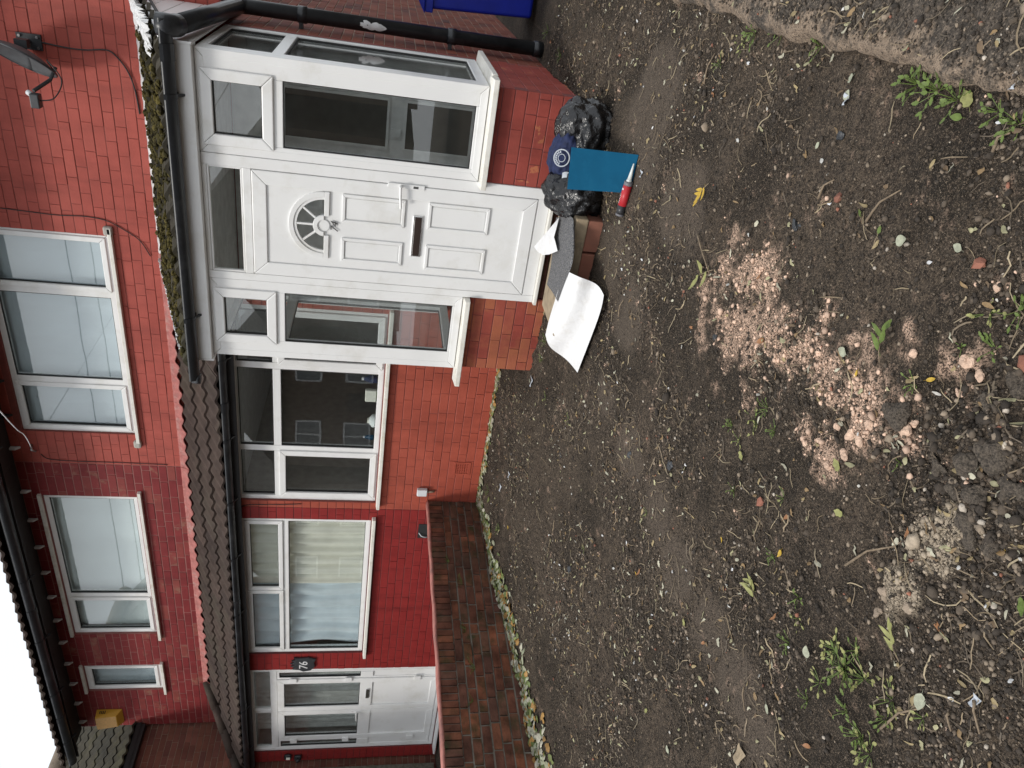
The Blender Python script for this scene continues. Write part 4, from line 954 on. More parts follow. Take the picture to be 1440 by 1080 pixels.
def plaque():
    t = thing('number_plaque', 'black ornamental house number plaque reading 76', 'plaque', (-8.24, -.01, 1.87)); x, z = -8.235, 1.865
    mb = MB(); pts = [(-.11, -.09), (-.05, -.14), (.04, -.13), (.10, -.15), (.13, -.06), (.12, .05), (.135, .12), (.09, .09), (.075, .15), (.045, .10), (.02, .165), (-.005, .10), (-.035, .16), (-.055, .10), (-.09, .14), (-.10, .05), (-.135, .0)]
    mb.prism([(x + p[0], 0, z + p[1]) for p in pts], (0, -.03, 0), (0, -.004, 0)); mb.build('plate', 'darkmetal', t, bevel=.006)
    o = mk('digits', text_mesh('76', .15, .1, .003), 'white', t); o.matrix_local = Matrix.Translation((x, -.034, z - .005)) @ Matrix.Rotation(math.pi / 2, 4, 'X'); fix(t)
plaque()
def small_box():
    p = W_(594, 690); t = thing('junction_box', 'small white junction box low on the red wall', 'junction box', (p[0], 0, p[2]))
    MB().box(p[0] - .045, p[0] + .045, -.05, -.003, p[2] - .05, p[2] + .06).build('cover', 'whiteplast', t, bevel=.008); MB().tube([(p[0], -.02, p[2] - .05), (p[0] + .004, -.018, p[2] - .10), (p[0], -.006, p[2] - .13)], .012, 8).build('outlet', 'gablejoint', t, smooth=True); fix(t)
small_box()
p = W_(597, 747); rt = thing('painted_recess', 'flat black patch painted as the shade of a recess, with white wire, on the crimson wall above the garden wall', 'recess', (p[0], 0, .54))
MB().box(p[0] - .10, p[0] + .11, -.0065, -.003, .49, .61).build('recess_shade', 'gasket', rt); MB().tube([(p[0] - .02, -.008, .60), (p[0] - .05, -.03, .57), (p[0] - .075, -.02, .53), (p[0] - .08, -.008, .49)], .006, 6).build('wire', 'whiteplast', rt, smooth=True); fix(rt)  # flat black plate on the wall face, its colour stands in for recess shade
for (px, py, nm, lb, m) in ((405, 1062, 'wall_lamp', 'small wall lamp with pale lens by the double doors', 1), (419, 1063, 'door_camera', 'small round black sensor by the double doors', 0)):
    p = W_(px, py); t = thing(nm, lb, 'lamp' if m else 'sensor', (p[0], 0, p[2]))
    MB().box(p[0] - .05, p[0] + .05, -.05, -.003, p[2] - .05, p[2] + .05).build('case', 'black', t, bevel=.02)
    if m: MB().box(p[0] - .02, p[0] + .03, -.062, -.0505, p[2] - .035, p[2] + .02).build('lens', 'cream', t, bevel=.006)
    else: MB().tube([(p[0], -.05, p[2]), (p[0], -.085, p[2] - .01)], .03, 12).build('eye', 'gasket', t, smooth=True)
    fix(t)

# curtains and things on the inner sill
def curtain(name, x0, x1, z0, z1, y, mat, label, folds=9, amp=.03, pinch=0.0, cat='curtain'):
    mb = MB(); r = random.Random(int(abs(x0) * 100)); ph = r.uniform(0, 6)
    def fn(u, v):
        x = x0 + (x1 - x0) * u; c = (x0 + x1) / 2; zz = z0 + (z1 - z0) * v; k = 1 - pinch * math.exp(-((v - .35) / .22) ** 2)
        return (c + (x - c) * k, y + amp * math.sin(u * folds * 6.28 + ph + .6 * math.sin(v * 3)) + amp * .4 * math.sin(u * folds * 14 + 2 * v), zz)
    mb.grid(fn, folds * 10, 14); return tag(mb.build(name, mat, None, smooth=True), label, cat)
curtain('curtain', -6.95, -5.82, 1.16, 2.53, .145, 'cream', 'cream curtain with hanging folds in the crimson house window', 7, .03)
curtain('curtain', -8.03, -6.85, 1.16, 2.53, .15, 'bluewhite', 'pale blue curtain bunched at its side in the crimson house window', 5, .03, .12)
curtain('net_curtain', -8.04, -5.80, 1.15, 2.55, .21, 'curtain', 'white net hanging behind both curtains of the crimson house', 12, .012, 0, 'curtain')
curtain('net_curtain', -10.06, -8.44, .15, 2.5, .3, 'roomlight', 'grey net hanging behind the double doors of the crimson house', 14, .012, 0, 'curtain')
curtain('window_blind', uw74[0] + .04, uw74[1] - .04, uw74[2] + .02, uw74[3], UY + .135, 'blind', 'pale blue blind drawn behind the three-light upper window', 6, .007, 0, 'blind')
curtain('window_blind', u76[0] + .04, u76[1] - .04, u76[2] + .02, u76[3], UY + .135, 'blind2', 'pale sheet drawn behind the two-light upper window', 3, .014, 0, 'blind')
curtain('window_blind', s76[0] + .03, s76[1] - .03, s76[2] + .02, s76[3], UY + .135, 'blind', 'grey blue blind behind the narrow upper window', 4, .008, 0, 'blind')
def sill_things():
    z = 1.118
    MB().box(-5.4, -3.3, .10, .30, z - .03, z - .002).build('inner_sill', 'upvcold', h74)
    fix(h74)
    def bottle(x, y, r, h, mat, nm, lb, capm='white'):
        t = thing(nm, lb, 'bottle', (x, y, z)); MB().tube([(x, y, z), (x, y, z + h * .7), (x, y, z + h * .8), (x, y, z + h)], lambda q: r if q < .6 else (r * .75 if q < .8 else r * .4), 14).build('body', mat, t, smooth=True); MB().tube([(x, y, z + h), (x, y, z + h * 1.12)], r * .45, 10).build('cap', capm, t); fix(t)
    bottle(-4.03, .17, .04, .19, 'navy', 'spray_bottle', 'dark spray bottle with white trigger inside the wide window'); bottle(-4.55, .18, .07, .12, 'curtain', 'candle_jar', 'squat pale jar inside the wide window', 'cream'); bottle(-4.76, .17, .03, .15, 'board', 'blue_bottle', 'small blue bottle inside the wide window')
    t = thing('paper_packet', 'pale pink and green packet standing inside the wide window', 'packet', (-4.22, .18, z)); MB().box(-4.30, -4.16, .15, .2, z, z + .17).build('wrapper', 'cream', t, bevel=.01); MB().box(-4.295, -4.165, .148, .1495, z + .01, z + .06).build('print', 'leafgreen', t); fix(t)
sill_things()

# ================================================================== things in front of the porch
def step():
    t = thing('doorstep', 'makeshift doorstep of bricks under a tan slab', 'step', (-1.9, -1.5, -.1)); x0, x1, y0 = -2.27, -1.45, -1.94
    x = x1
    while x > x0 + .1:
        a = max(x0, x - .215); me = MB().box(a + .004, x - .004, y0, y0 + .10, -.125, -.022).build('brick', 'stepbrick', t, bevel=.007); x -= .222
    y = y0 + .11
    while y < -1.7:
        MB().box(x1 - .105, x1, y, y + .21, -.12, -.022).build('brick', 'stepbrick', t, bevel=.007); MB().box(x0, x0 + .105, y, y + .21, -.12, -.022).build('brick', 'stepbrick', t, bevel=.007); y += .218
    MB().prism([(x0 - .01, y0 - .012, 0), (x1 + .004, y0 - .008, 0), (x1 + .008, -1.47, 0), (x0, -1.49, 0)], (0, 0, -.02), (0, 0, .062)).build('slab', 'plank', t, bevel=.008); fix(t)
step()
def sheet(name, rows, mat, label, cat, sub=2, solid=.006, wob=.0):
    """rows of (pixel x, pixel y, height z) control points"""
    P_ = [[on(q[0], q[1], 2, q[2]) if len(q) == 3 else np.array(q[:3]) for q in r] for r in rows]; mb = MB(); n = len(rows[0])
    mb.v = [tuple(map(float, p)) for r in P_ for p in r]; mb.f = [(i * n + j, i * n + j + 1, (i + 1) * n + j + 1, (i + 1) * n + j) for i in range(len(rows) - 1) for j in range(n - 1)]
    return tag(mb.build(name, mat, None, smooth=True, sub=sub, solid=0), label, cat) if not solid else tag(mb.build(name, mat, None, smooth=True, solid=solid, sub=sub), label, cat)
g0 = -.1
# white foam: from the slab edge down over the soil
sheet('foam_sheet', [[(793, 379, .082), (782, 418, .084), (772, 448, .084), (767, 471, .075)],
                     [(803, 384, .082), (793, 424, .084), (781, 462, .08), (770, 484, .05)],
                     [(815, 390, .05), (805, 430, .05), (790, 470, .045), (777, 492, .0)],
                     [(831, 395, -.04), (822, 440, -.04), (806, 482, -.06), (788, 499, -.075)],
                     [(843, 402, -.09), (838, 440, -.095), (820, 488, -.1), (800, 508, -.1)],
                     [(849, 415, -.103), (846, 436, -.105), (829, 480, -.106), (812, 524, -.104)]], 'foam', 'large white foam sheet sloping from the doorstep onto the soil', 'foam sheet', 2, 0)
sheet('grey_felt_mat', [[(782, 306, .085), (795, 304, .09), (806, 303, .09), (808, 318, .07)], [(780, 328, .085), (794, 330, .10), (806, 333, .095), (809, 348, .07)], [(777, 352, .08), (790, 358, .10), (802, 366, .09), (804, 378, .075)], [(774, 380, .075), (782, 385, .085), (791, 390, .085), (797, 388, .086)], [(769, 400, .072), (775, 408, .075), (780, 416, .08), (784, 424, .088)]], 'felt', 'dark grey felt mat rumpled over the doorstep', 'mat', 2, 0)
sheet('foam_offcut', [[(786, 306, .10), (783, 319, .12), (779, 333, .115)], [(768, 327, .13), (772, 339, .145), (782, 344, .12)], [(751, 347, .13), (762, 363, .115), (784, 353, .11)]], 'foam', 'small folded white foam corner against the door threshold', 'foam offcut', 1, 0)
# rubbish bags
def bag(name, label, cat, c, s, mat, seed, ridge=.22, sub=4, top=None):
    bm = bmesh.new(); bmesh.ops.create_icosphere(bm, subdivisions=sub, radius=1); r = np.random.default_rng(seed); ph = r.uniform(0, 6.28, 12); dirs = r.normal(size=(12, 3)); dirs /= np.linalg.norm(dirs, axis=1)[:, None]
    for v in bm.verts:
        d = np.array(v.co); k = 0
        for i in range(12): k += abs(math.sin(3.2 * (1 + i % 5) * float(d @ dirs[i]) + ph[i] + .8 * math.sin(4 * float(d @ dirs[(i + 3) % 12])))) / (1 + .7 * (i % 5)) * .42
        q = 1 + ridge * (k / 2.2 - .5); p = d * q
        if top and d[2] > .3: p[:2] *= 1 - .55 * (d[2] - .3)
        z = p[2] * s[2]; z = max(z, -s[2] * .62)
        v.co = Vector((p[0] * s[0], p[1] * s[1], z))
    me = bpy.data.meshes.new(name); bm.to_mesh(me); bm.free(); o = mk(name, me, mat, None, smooth=True); o.location = (c[0], c[1], c[2] + s[2] * .62); return tag(o, label, cat)
bag('bin_bag', 'shiny black rubbish bag beside the doorstep bricks', 'rubbish bag', (-1.345, -1.68, -.10), (.155, .19, .19), 'bag', 4, .55, 5)
bag('bin_bag', 'black rubbish bag by the porch corner behind the blue sheet', 'rubbish bag', (-.985, -1.56, -.11), (.15, .19, .175), 'bag', 9, .55, 5)
cl = bag('navy_cloth', 'crumpled navy cloth with white round emblem lying on the rubbish bags', 'cloth', (-1.17, -1.62, .045), (.165, .11, .10), 'navy', 15, .6, 5)
def emblem():
    c = on(790, 222, 1, -1.74); mb = MB(); N = 30; nrm = np.array((.15, -.93, .33)); nrm /= np.linalg.norm(nrm); a = np.array((1, .16, 0)); a /= np.linalg.norm(a); b = np.cross(nrm, a); b = b if b[2] > 0 else -b
    for r0, r1 in ((.047, .054), (.021, .025)):
        k0 = len(mb.v)
        for r in (r0, r1):
            for k in range(N): q = 2 * math.pi * k / N; mb.v.append(tuple(c + r * math.cos(q) * a + r * .95 * math.sin(q) * b + nrm * .01))
        mb.f += [(k0 + k, k0 + (k + 1) % N, k0 + N + (k + 1) % N, k0 + N + k) for k in range(N)]
    for k in range(9):
        q = math.radians(20 + k * 17.5); u = np.array((math.cos(q), math.sin(q))); p = [(.031, -.0035), (.044, -.0035), (.044, .0035), (.031, .0035)]; k0 = len(mb.v)
        for (rr, tt) in p: w2 = u * rr + np.array((-u[1], u[0])) * tt; mb.v.append(tuple(c + w2[0] * a + w2[1] * .95 * b + nrm * .0102))
        mb.f.append((k0, k0 + 1, k0 + 2, k0 + 3))
    o = mb.build('emblem', 'emblemwhite', cl); o.matrix_parent_inverse = Matrix.Translation(-Vector(cl.location))
    s = MB().grid(lambda u, v: c + a * (-.12 + .035 * v + .01 * math.sin(u * 8)) + b * (-.02 - .14 * u) + nrm * (.012 + .01 * math.sin(u * 6 + v)), 10, 4).build('trim', 'emblemwhite', cl, smooth=True); s.matrix_parent_inverse = Matrix.Translation(-Vector(cl.location))
emblem()
def board():
    bl_ = GP(889, 272); br_ = GP(900, 218); bl_[2] += .002; br_[2] += .002; tl = on(798, 266, 1, -1.93); tr = on(804, 207, 1, -1.9)
    n = np.cross(br_ - bl_, tl - bl_); n /= np.linalg.norm(n); n = n if n[1] < 0 else -n; t = thing('blue_sheet', 'teal blue plastic sheet leaning on the rubbish bags', 'sheet', tuple(bl_))
    MB().prism([bl_, br_, tr, tl], n * -.003, n * .003).build('panel', 'board', t)
    e = (br_ - bl_) / np.linalg.norm(br_ - bl_); up = (tl - bl_) / np.linalg.norm(tl - bl_)
    for q, wd in ((br_ * .55 + bl_ * .45 + up * .10, .006), (br_ * .85 + bl_ * .15 + up * .04, .004)): MB().prism([q, q + e * wd, q + e * wd + up * wd, q + up * wd], n * .0031, n * .0036).build('paint_spot', 'white', t)
    fix(t)
board()
def sealant():
    a = GP(881, 304); b = GP(899, 231); a[2] += .028; b[2] += .024; d = b - a; L = np.linalg.norm(d); u = d / L; t = thing('sealant_tube', 'red labelled sealant tube with white nozzle lying on the soil', 'sealant tube', tuple(a))
    def seg(s0, s1, r0, r1, nm, m): return MB().tube([a + u * L * s0, a + u * L * s1], r0, 20, True, r1).build(nm, m, t, smooth=False)
    for nm in (seg(0, .04, .0235, .0245, 'plunger', 'collar'), seg(.041, .20, .0245, .0245, 'cartridge', 'tubegrey'), seg(.201, .59, .0248, .0248, 'label', 'redlabel'), seg(.591, .66, .0245, .0245, 'shoulder', 'collar'), seg(.661, .70, .017, .013, 'nozzle_base', 'nozzle'), seg(.701, 1.0, .0125, .0035, 'nozzle', 'nozzle')):
        for p in nm.data.polygons: p.use_smooth = len(p.vertices) == 4
    up = np.array((0, 0, 1.)); side = np.cross(u, up); side /= np.linalg.norm(side); up2 = np.cross(side, u)
    def patch(s0, s1, a0, a1): return [a + u * L * s + .0252 * (math.cos(q) * up2 + math.sin(q) * side) for s, q in ((s0, a0), (s1, a0), (s1, a1), (s0, a1))]
    mb = MB()
    for (s0, s1, a0, a1) in [(.24 + k * .032, .24 + k * .032 + .02, -.28 + .1 * (k % 2), .12) for k in range(6)] + [(.46, .475, -.7, .6), (.485, .53, -.4, .05), (.5, .53, .1, .5)]: mb.add(patch(s0, s1, a0, a1), [(0, 1, 2, 3)])
    mb.build('lettering', 'white', t); fix(t)
sealant()
def wheelie():
    t = thing('wheelie_bin', 'royal blue wheelie bin standing in the side passage', 'bin', (-.4, 1.15, 0)); x0, x1, y0, y1 = -.68, -.12, .84, 1.45
    b = MB(); k = .05
    lo = [(x0 + k, y0 + k, .03), (x1 - k, y0 + k, .03), (x1 - k, y1 - k, .03), (x0 + k, y1 - k, .03)]; hi = [(x0 + .01, y0 + .01, .95), (x1 - .01, y0 + .01, .95), (x1 - .01, y1 - .01, .95), (x0 + .01, y1 - .01, .95)]
    b.add(lo + hi, [(0, 3, 2, 1), (4, 5, 6, 7), (0, 1, 5, 4), (1, 2, 6, 5), (2, 3, 7, 6), (3, 0, 4, 7)]); b.build('body', 'bin', t, bevel=.025, seg=3)
    r = MB(); r.box(x0 - .015, x1 + .015, y0 - .015, y0 + .009, .90, .965); r.box(x0 - .015, x1 + .015, y1 - .009, y1 + .015, .90, .965); r.box(x0 - .015, x0 + .009, y0 + .0095, y1 - .0095, .90, .965); r.box(x1 - .009, x1 + .015, y0 + .0095, y1 - .0095, .90, .965); r.build('rim', 'bin', t, bevel=.006)
    l = MB(); l.prism([(x0 - .03, 0, .967), (x1 + .03, 0, .967), (x1 + .02, 0, 1.0), (x1 - .1, 0, 1.045), (x0 + .1, 0, 1.045), (x0 + .02, 0, 1.0)], (0, y0 - .03, 0), (0, y1 + .04, 0)); l.build('lid', 'bin', t, bevel=.012)
    MB().tube([(x0 + .05, y1 + .06, .97), (x1 - .05, y1 + .06, .97)], .015, 10).build('handle', 'bin', t, smooth=True)
    for x in (x0 + .03, x1 - .07): MB().tube([(x, y1 - .03, .1), (x + .045, y1 - .03, .1)], .1, 20).build('wheel', 'tubegrey', t)
    fix(t)
wheelie()

# ================================================================== ground clutter
VIS = lambda p: (lambda q: -30 < q[0] < 1480 and -40 < q[1] < 1120)(project(p))
def free(x, y):
    if y > -.02 and x < GX: return False
    if y > PY - .01 and -3.13 < x < GX + .01: return False
    if -2.36 < x < -1.43 and y > -1.96: return False
    if x < WX + .02: return False
    return True
def mesh_np(name, V, Fc, n, C=None, mat=None):
    me = bpy.data.meshes.new(name); me.vertices.add(len(V)); me.vertices.foreach_set('co', V.ravel().astype(np.float32)); me.loops.add(Fc.size); me.loops.foreach_set('vertex_index', Fc.ravel().astype(np.int32)); me.polygons.add(len(Fc)); me.polygons.foreach_set('loop_start', np.arange(0, Fc.size, n, dtype=np.int32)); me.update(calc_edges=True)
    if C is not None: a = me.color_attributes.new('Col', 'FLOAT_COLOR', 'POINT'); a.data.foreach_set('color', np.concatenate([C, np.ones((len(C), 1))], 1).ravel().astype(np.float32))
    if mat: me.materials.append(MAT[mat])
    return me
def sample_ground(n, seed, power=1.0):
    """random spots on the soil, denser towards the street end where the camera's owner stood"""
    r = np.random.default_rng(seed); out = np.zeros((0, 2))
    while len(out) < n:
        X = r.uniform(-5.5, .4, n * 2); Y = r.uniform(-5.75, .0, n * 2); d = np.sqrt(X ** 2 + (Y + 6.27) ** 2 + 2)
        keep = r.random(n * 2) < (1.9 / d) ** power * np.clip(.55 + 1.9 * fbm(X, Y, 2.6, 77, 4), .12, 1.3); P2 = np.stack([X, Y], 1)[keep]
        q = (np.concatenate([P2, gbase(P2[:, 1])[:, None]], 1) - CAM) @ CAMM.T; u = 720 + FPX * q[:, 1] / q[:, 2]; v = 540 - FPX * q[:, 0] / q[:, 2]
        ok = (q[:, 2] > .2) & (u > -30) & (u < 1480) & (v > -40) & (v < 1120); P2 = P2[ok]; P2 = np.array([p for p in P2 if free(*p)]).reshape(-1, 2); out = np.concatenate([out, P2])
    return out[:n]
def grit():
    n = 60000; P2 = sample_ground(n, 5, 1.5); r = np.random.default_rng(8); pk, pl, sm = masks(P2[:, 0], P2[:, 1])
    keep = r.random(n) > sm * .72; P2 = P2[keep]; pk = pk[keep]; pl = pl[keep]; sm = sm[keep]; n = len(P2); Z = surf_z(P2[:, 0], P2[:, 1])
    ph = (1 + 5 ** .5) / 2; ico = np.array([(-1, ph, 0), (1, ph, 0), (-1, -ph, 0), (1, -ph, 0), (0, -1, ph), (0, 1, ph), (0, -1, -ph), (0, 1, -ph), (ph, 0, -1), (ph, 0, 1), (-ph, 0, -1), (-ph, 0, 1)]) / 1.9
    fi = np.array([(0, 11, 5), (0, 5, 1), (0, 1, 7), (0, 7, 10), (0, 10, 11), (1, 5, 9), (5, 11, 4), (11, 10, 2), (10, 7, 6), (7, 1, 8), (3, 9, 4), (3, 4, 2), (3, 2, 6), (3, 6, 8), (3, 8, 9), (4, 9, 5), (2, 4, 11), (6, 2, 10), (8, 6, 7), (9, 8, 1)])
    s = np.exp(r.normal(-5.5, .45, n)) * (1 - .35 * sm); s = np.clip(s, .0022, .03)
    lum = blobs(P2[:, 0], P2[:, 1], [(1400, 640, .22), (1420, 700, .2)]); s *= 1 + .6 * lum * r.random(n)
    B = ico[None] * (1 + r.uniform(-.3, .3, (n, 12, 1))) * r.uniform(.55, 1.25, (n, 1, 3)); a = r.uniform(0, 6.28, n); c_, s_ = np.cos(a), np.sin(a)
    X = B[..., 0] * c_[:, None] - B[..., 1] * s_[:, None]; Y = B[..., 0] * s_[:, None] + B[..., 1] * c_[:, None]
    V = np.stack([X * s[:, None] + P2[:, :1], Y * s[:, None] + P2[:, 1:], B[..., 2] * s[:, None] * .75 + (Z + s * .25)[:, None]], -1)
    t = r.random(n); k = r.uniform(.7, 1.3, (n, 1)); soil = np.array((.04, .0305, .0225)); C = np.repeat(soil[None], n, 0) * k
    sel = (t > .58) & (t < .86); C[sel] = (np.array((.1, .077, .056)) * k)[sel]; sel = (t >= .86) & (t < .98); C[sel] = (np.array((.235, .185, .135)) * k)[sel]; sel = (t >= .98) & (t < .987); C[sel] = (np.array((.26, .11, .07)) * k)[sel]; sel = t >= .987; C[sel] = (np.array((.4, .35, .29)) * k)[sel]
    sel = r.random(n) < pk * .8; C[sel] = (np.array((.61, .425, .315)) * k)[sel]; sel = r.random(n) < pl * .7; C[sel] = (np.array((.33, .27, .2)) * k)[sel]
    Fc = (fi[None] + (np.arange(n) * 12)[:, None, None]).reshape(-1, 3); o = mk('gravel', mesh_np('gravel', V.reshape(-1, 3), Fc, 3, np.repeat(C, 12, 0), 'grit'), None); tag(o, 'soil crumbs, grit and small stones over the garden', kind='stuff')
grit()
def strips(name, n, seed, L0, L1, wd, cols, label, lift=.004, curl=.6, power=1.2, spots=None, mat='leafv', flatw=True):
    """bent ribbons: straw, dead stalks, narrow leaves"""
    r = np.random.default_rng(seed); P2 = sample_ground(n, seed, power) if spots is None else spots; n = len(P2); m = 5; V = []; C = []; Fc = []
    a = r.uniform(0, 6.28, n); L = r.uniform(L0, L1, n) ; cv = r.uniform(-curl, curl, n); ww = wd * r.uniform(.5, 1.4, n); X = np.zeros((n, m)); Y = np.zeros((n, m)); ang = a.copy(); x = P2[:, 0].copy(); y = P2[:, 1].copy()
    for j in range(m): X[:, j] = x; Y[:, j] = y; x = x + np.cos(ang) * L / (m - 1); y = y + np.sin(ang) * L / (m - 1); ang = ang + cv * r.uniform(.3, 1.4, n)
    Z = surf_z(X, Y) + lift + r.uniform(0, .006, (n, m)); prof = np.array([.35, .9, 1, .75, .15]) if flatw else np.array([.8, 1, 1, .9, .6])
    dx = np.gradient(X, axis=1); dy = np.gradient(Y, axis=1); l = np.sqrt(dx ** 2 + dy ** 2) + 1e-9; px, py = -dy / l, dx / l; hw = (ww[:, None] * prof[None]) / 2; tw = r.uniform(-.5, .5, (n, 1)) * hw
    A = np.stack([X + px * hw, Y + py * hw, Z + tw], -1); B = np.stack([X - px * hw, Y - py * hw, Z - tw + .001], -1); M_ = np.stack([X, Y, Z + hw * .5], -1); V = np.stack([A, M_, B], 2).reshape(-1, 3)
    ci = r.integers(0, len(cols), n); C = np.repeat(np.array(cols)[ci] * r.uniform(.7, 1.3, (n, 1)), m * 3, 0)
    base = (np.arange(n) * m * 3)[:, None]; q = []
    for j in range(m - 1):
        for s in (0, 1): q.append(np.concatenate([base + j * 3 + s, base + j * 3 + s + 1, base + (j + 1) * 3 + s + 1, base + (j + 1) * 3 + s], 1))
    Fc = np.stack(q, 1).reshape(-1, 4); o = mk(name, mesh_np(name, V, Fc, 4, C, mat), None, smooth=True); return tag(o, label, kind='stuff')
strips('dead_stalks', 2600, 21, .02, .11, .0032, [(.16, .12, .075), (.22, .165, .1), (.1, .075, .05), (.3, .24, .15)], 'dry stalks and straw scattered over the soil', .004, .5, .9, flatw=False)
strips('leaf_litter', 1500, 22, .012, .04, .012, [(.2, .13, .06), (.26, .2, .1), (.12, .08, .045), (.3, .28, .16), (.38, .36, .27)], 'small dry leaf scraps scattered over the soil', .003, .5, .8)
strips('paint_flakes', 170, 23, .006, .022, .011, [(.5, .49, .46), (.42, .4, .36), (.56, .56, .56)], 'white flakes of paint and shell on the soil', .005, .4, .7)
# leaves drifted along the garden wall and the house wall
r_ = np.random.default_rng(31); drift = []
for _ in range(1500):
    if r_.random() < .72: y = -r_.random() * 4.0; x = WX + .03 + abs(r_.normal(0, .085 + .09 * abs(y) / 3))
    else: x = r_.uniform(WX, -3.1); y = -.03 - abs(r_.normal(0, .05))
    drift.append((x, y))
strips('drifted_leaves', 900, 32, .03, .085, .05, [(.36, .38, .26), (.3, .3, .2), (.16, .19, .06), (.4, .38, .3), (.3, .17, .05), (.1, .13, .04)], 'pale leaves drifted along the foot of the garden wall', .008, .4, spots=np.array(drift))
# single leaves that stand out
def leaf_mesh(name, mat, wd=.36, lobes=0, curl=.2, seed=0):
    r = random.Random(seed); mb = MB(); n = 9
    def hw(t): return wd * (math.sin(math.pi * min(1, t ** .8)) ** .8) * (1 + (.22 * math.sin(t * lobes * 6.28) if lobes else 0))
    for i in range(n + 1):
        t = i / n; h = hw(t) + .004; z = curl * (t - .4) ** 2
        mb.v += [(t, h, z + .25 * h), (t, 0, z), (t, -h, z + .2 * h + r.uniform(-.02, .05))]
    mb.f = [(i * 3 + s, i * 3 + s + 1, i * 3 + s + 4, i * 3 + s + 3) for i in range(n) for s in (0, 1)]; k0 = len(mb.v)
    mb.tube([(-.28, .03, .02), (-.1, .01, .01), (.1, 0, .012)], .012, 4); me = mb.mesh(name); me.materials.append(MAT[mat])
    for p in me.polygons: p.use_smooth = True
    return me
LM = {k: leaf_mesh('fallen_leaf', k, wd, lb, cu, i) for i, (k, wd, lb, cu) in enumerate((('leafyellow', .2, 0, .5), ('leafpale', .38, 0, .3), ('leafgreen', .25, 0, .2), ('leafbrown', .17, 0, .7), ('leafolive', .3, 2, .3)))}
LABEL = {'leafyellow': 'narrow yellow leaf lying on bare soil', 'leafpale': 'pale grey-green leaf lying upturned on the soil', 'leafgreen': 'small fresh green leaf on the soil', 'leafbrown': 'curled brown dead leaf on the soil', 'leafolive': 'dull olive leaf lying flat on the soil'}
def put_leaf(px, py, kind, size, rot=None, lift=.006):
    p = GP(px, py); o = bpy.data.objects.new('fallen_leaf', LM[kind]); COL.objects.link(o); o.location = (p[0], p[1], p[2] + lift + size * .05); size *= .8; o.scale = (size,) * 3; o.rotation_euler = (random.uniform(-.25, .25), random.uniform(-.25, .25), random.uniform(0, 6.28) if rot is None else rot)
    tag(o, LABEL[kind], 'leaf', {'leafyellow': 'yellow leaves', 'leafpale': 'pale upturned leaves', 'leafgreen': 'green leaves', 'leafbrown': 'brown leaves', 'leafolive': 'olive leaves'}[kind])
for (x, y, k, s) in [(1097, 773, 'leafyellow', .055), (1418, 769, 'leafyellow', .06), (892, 810, 'leafyellow', .04), (1213, 521, 'leafyellow', .04), (1305, 535, 'leafyellow', .04), (715, 745, 'leafyellow', .06), (720, 790, 'leafyellow', .05), (1104, 730, 'leafbrown', .07), (1333, 888, 'leafbrown', .075), (1284, 755, 'leafbrown', .05), (1094, 863, 'leafbrown', .055), (1127, 1048, 'leafbrown', .06), (897, 800, 'leafbrown', .06),
                     (1077, 482, 'leafbrown', .075), (1068, 393, 'leafbrown', .05), (972, 460, 'leafbrown', .05), (1000, 130, 'leafbrown', .05), (775, 60, 'leafbrown', .09), (1196, 105, 'leafpale', .05), (1273, 342, 'leafpale', .055), (1196, 499, 'leafpale', .055), (1184, 141, 'leafpale', .045), (1305, 975, 'leafpale', .06), (1148, 925, 'leafpale', .055), (1150, 200, 'leafpale', .035), (1353, 352, 'leafpale', .04), (1075, 990, 'leafpale', .05), (718, 838, 'leafpale', .07), (724, 875, 'leafpale', .075), (732, 940, 'leafpale', .07), (742, 1002, 'leafpale', .07),
                     (1360, 150, 'leafolive', .07), (1352, 165, 'leafgreen', .05), (1185, 663, 'leafolive', .06), (1046, 634, 'leafolive', .05), (1192, 725, 'leafolive', .05), (1437, 840, 'leafgreen', .06), (1240, 330, 'leafgreen', .035), (1212, 304, 'leafgreen', .04), (960, 870, 'leafolive', .05), (905, 1000, 'leafolive', .05), (1010, 755, 'leafyellow', .035), (985, 905, 'leafbrown', .05), (855, 900, 'leafpale', .04), (938, 1060, 'leafpale', .05), (800, 640, 'leafpale', .04), (778, 600, 'leafbrown', .05), (747, 535, 'leafpale', .06)]: put_leaf(x, y, k, s)
# sprigs with several leaves
def sprig(px, py, mat, n, size, label, rot, name='leafy_sprig', fan=2.2):
    p = GP(px, py); t = thing(name, label, 'sprig', tuple(p)); r = random.Random(px)
    st = MB(); pts = [p + np.array((math.cos(rot) * q * size, math.sin(rot) * q * size, .012 + .01 * math.sin(q * 3))) for q in (0, .35, .7, 1.0)]; st.tube(pts, .0022, 6); st.build('stem', 'twig', t, smooth=True)
    for k in range(n):
        q = pts[0] + (pts[-1] - pts[0]) * (.35 + .65 * k / max(1, n - 1)); o = bpy.data.objects.new('leaf', leaf_mesh('leaf', mat, .17, 0, .4, k)); COL.objects.link(o); o.parent = t; s = size * r.uniform(.5, .75)
        o.matrix_local = Matrix.Translation(Vector(q) + Vector((0, 0, .006))) @ Matrix.Rotation(rot + (-1) ** k * r.uniform(.3, fan / 2), 4, 'Z') @ Matrix.Rotation(-r.uniform(.0, .3), 4, 'Y') @ Matrix.Diagonal((s, s, s, 1))
    fix(t)
sprig(1000, 258, 'leafyellow', 5, .085, 'yellow five-leaved sprig lying near the path edge', 2.6); sprig(1065, 850, 'leafolive', 5, .09, 'pale olive sprig with slender leaves on bare soil', 1.2); sprig(1245, 510, 'leafgreen', 4, .1, 'green sprig lying across the pink plaster dust', .4); sprig(1008, 380, 'leafolive', 3, .12, 'thin olive sprig at the edge of the pink dust', 2.2); sprig(1270, 930, 'leafolive', 4, .08, 'wilted pale sprig on soil among weeds', 1.0)
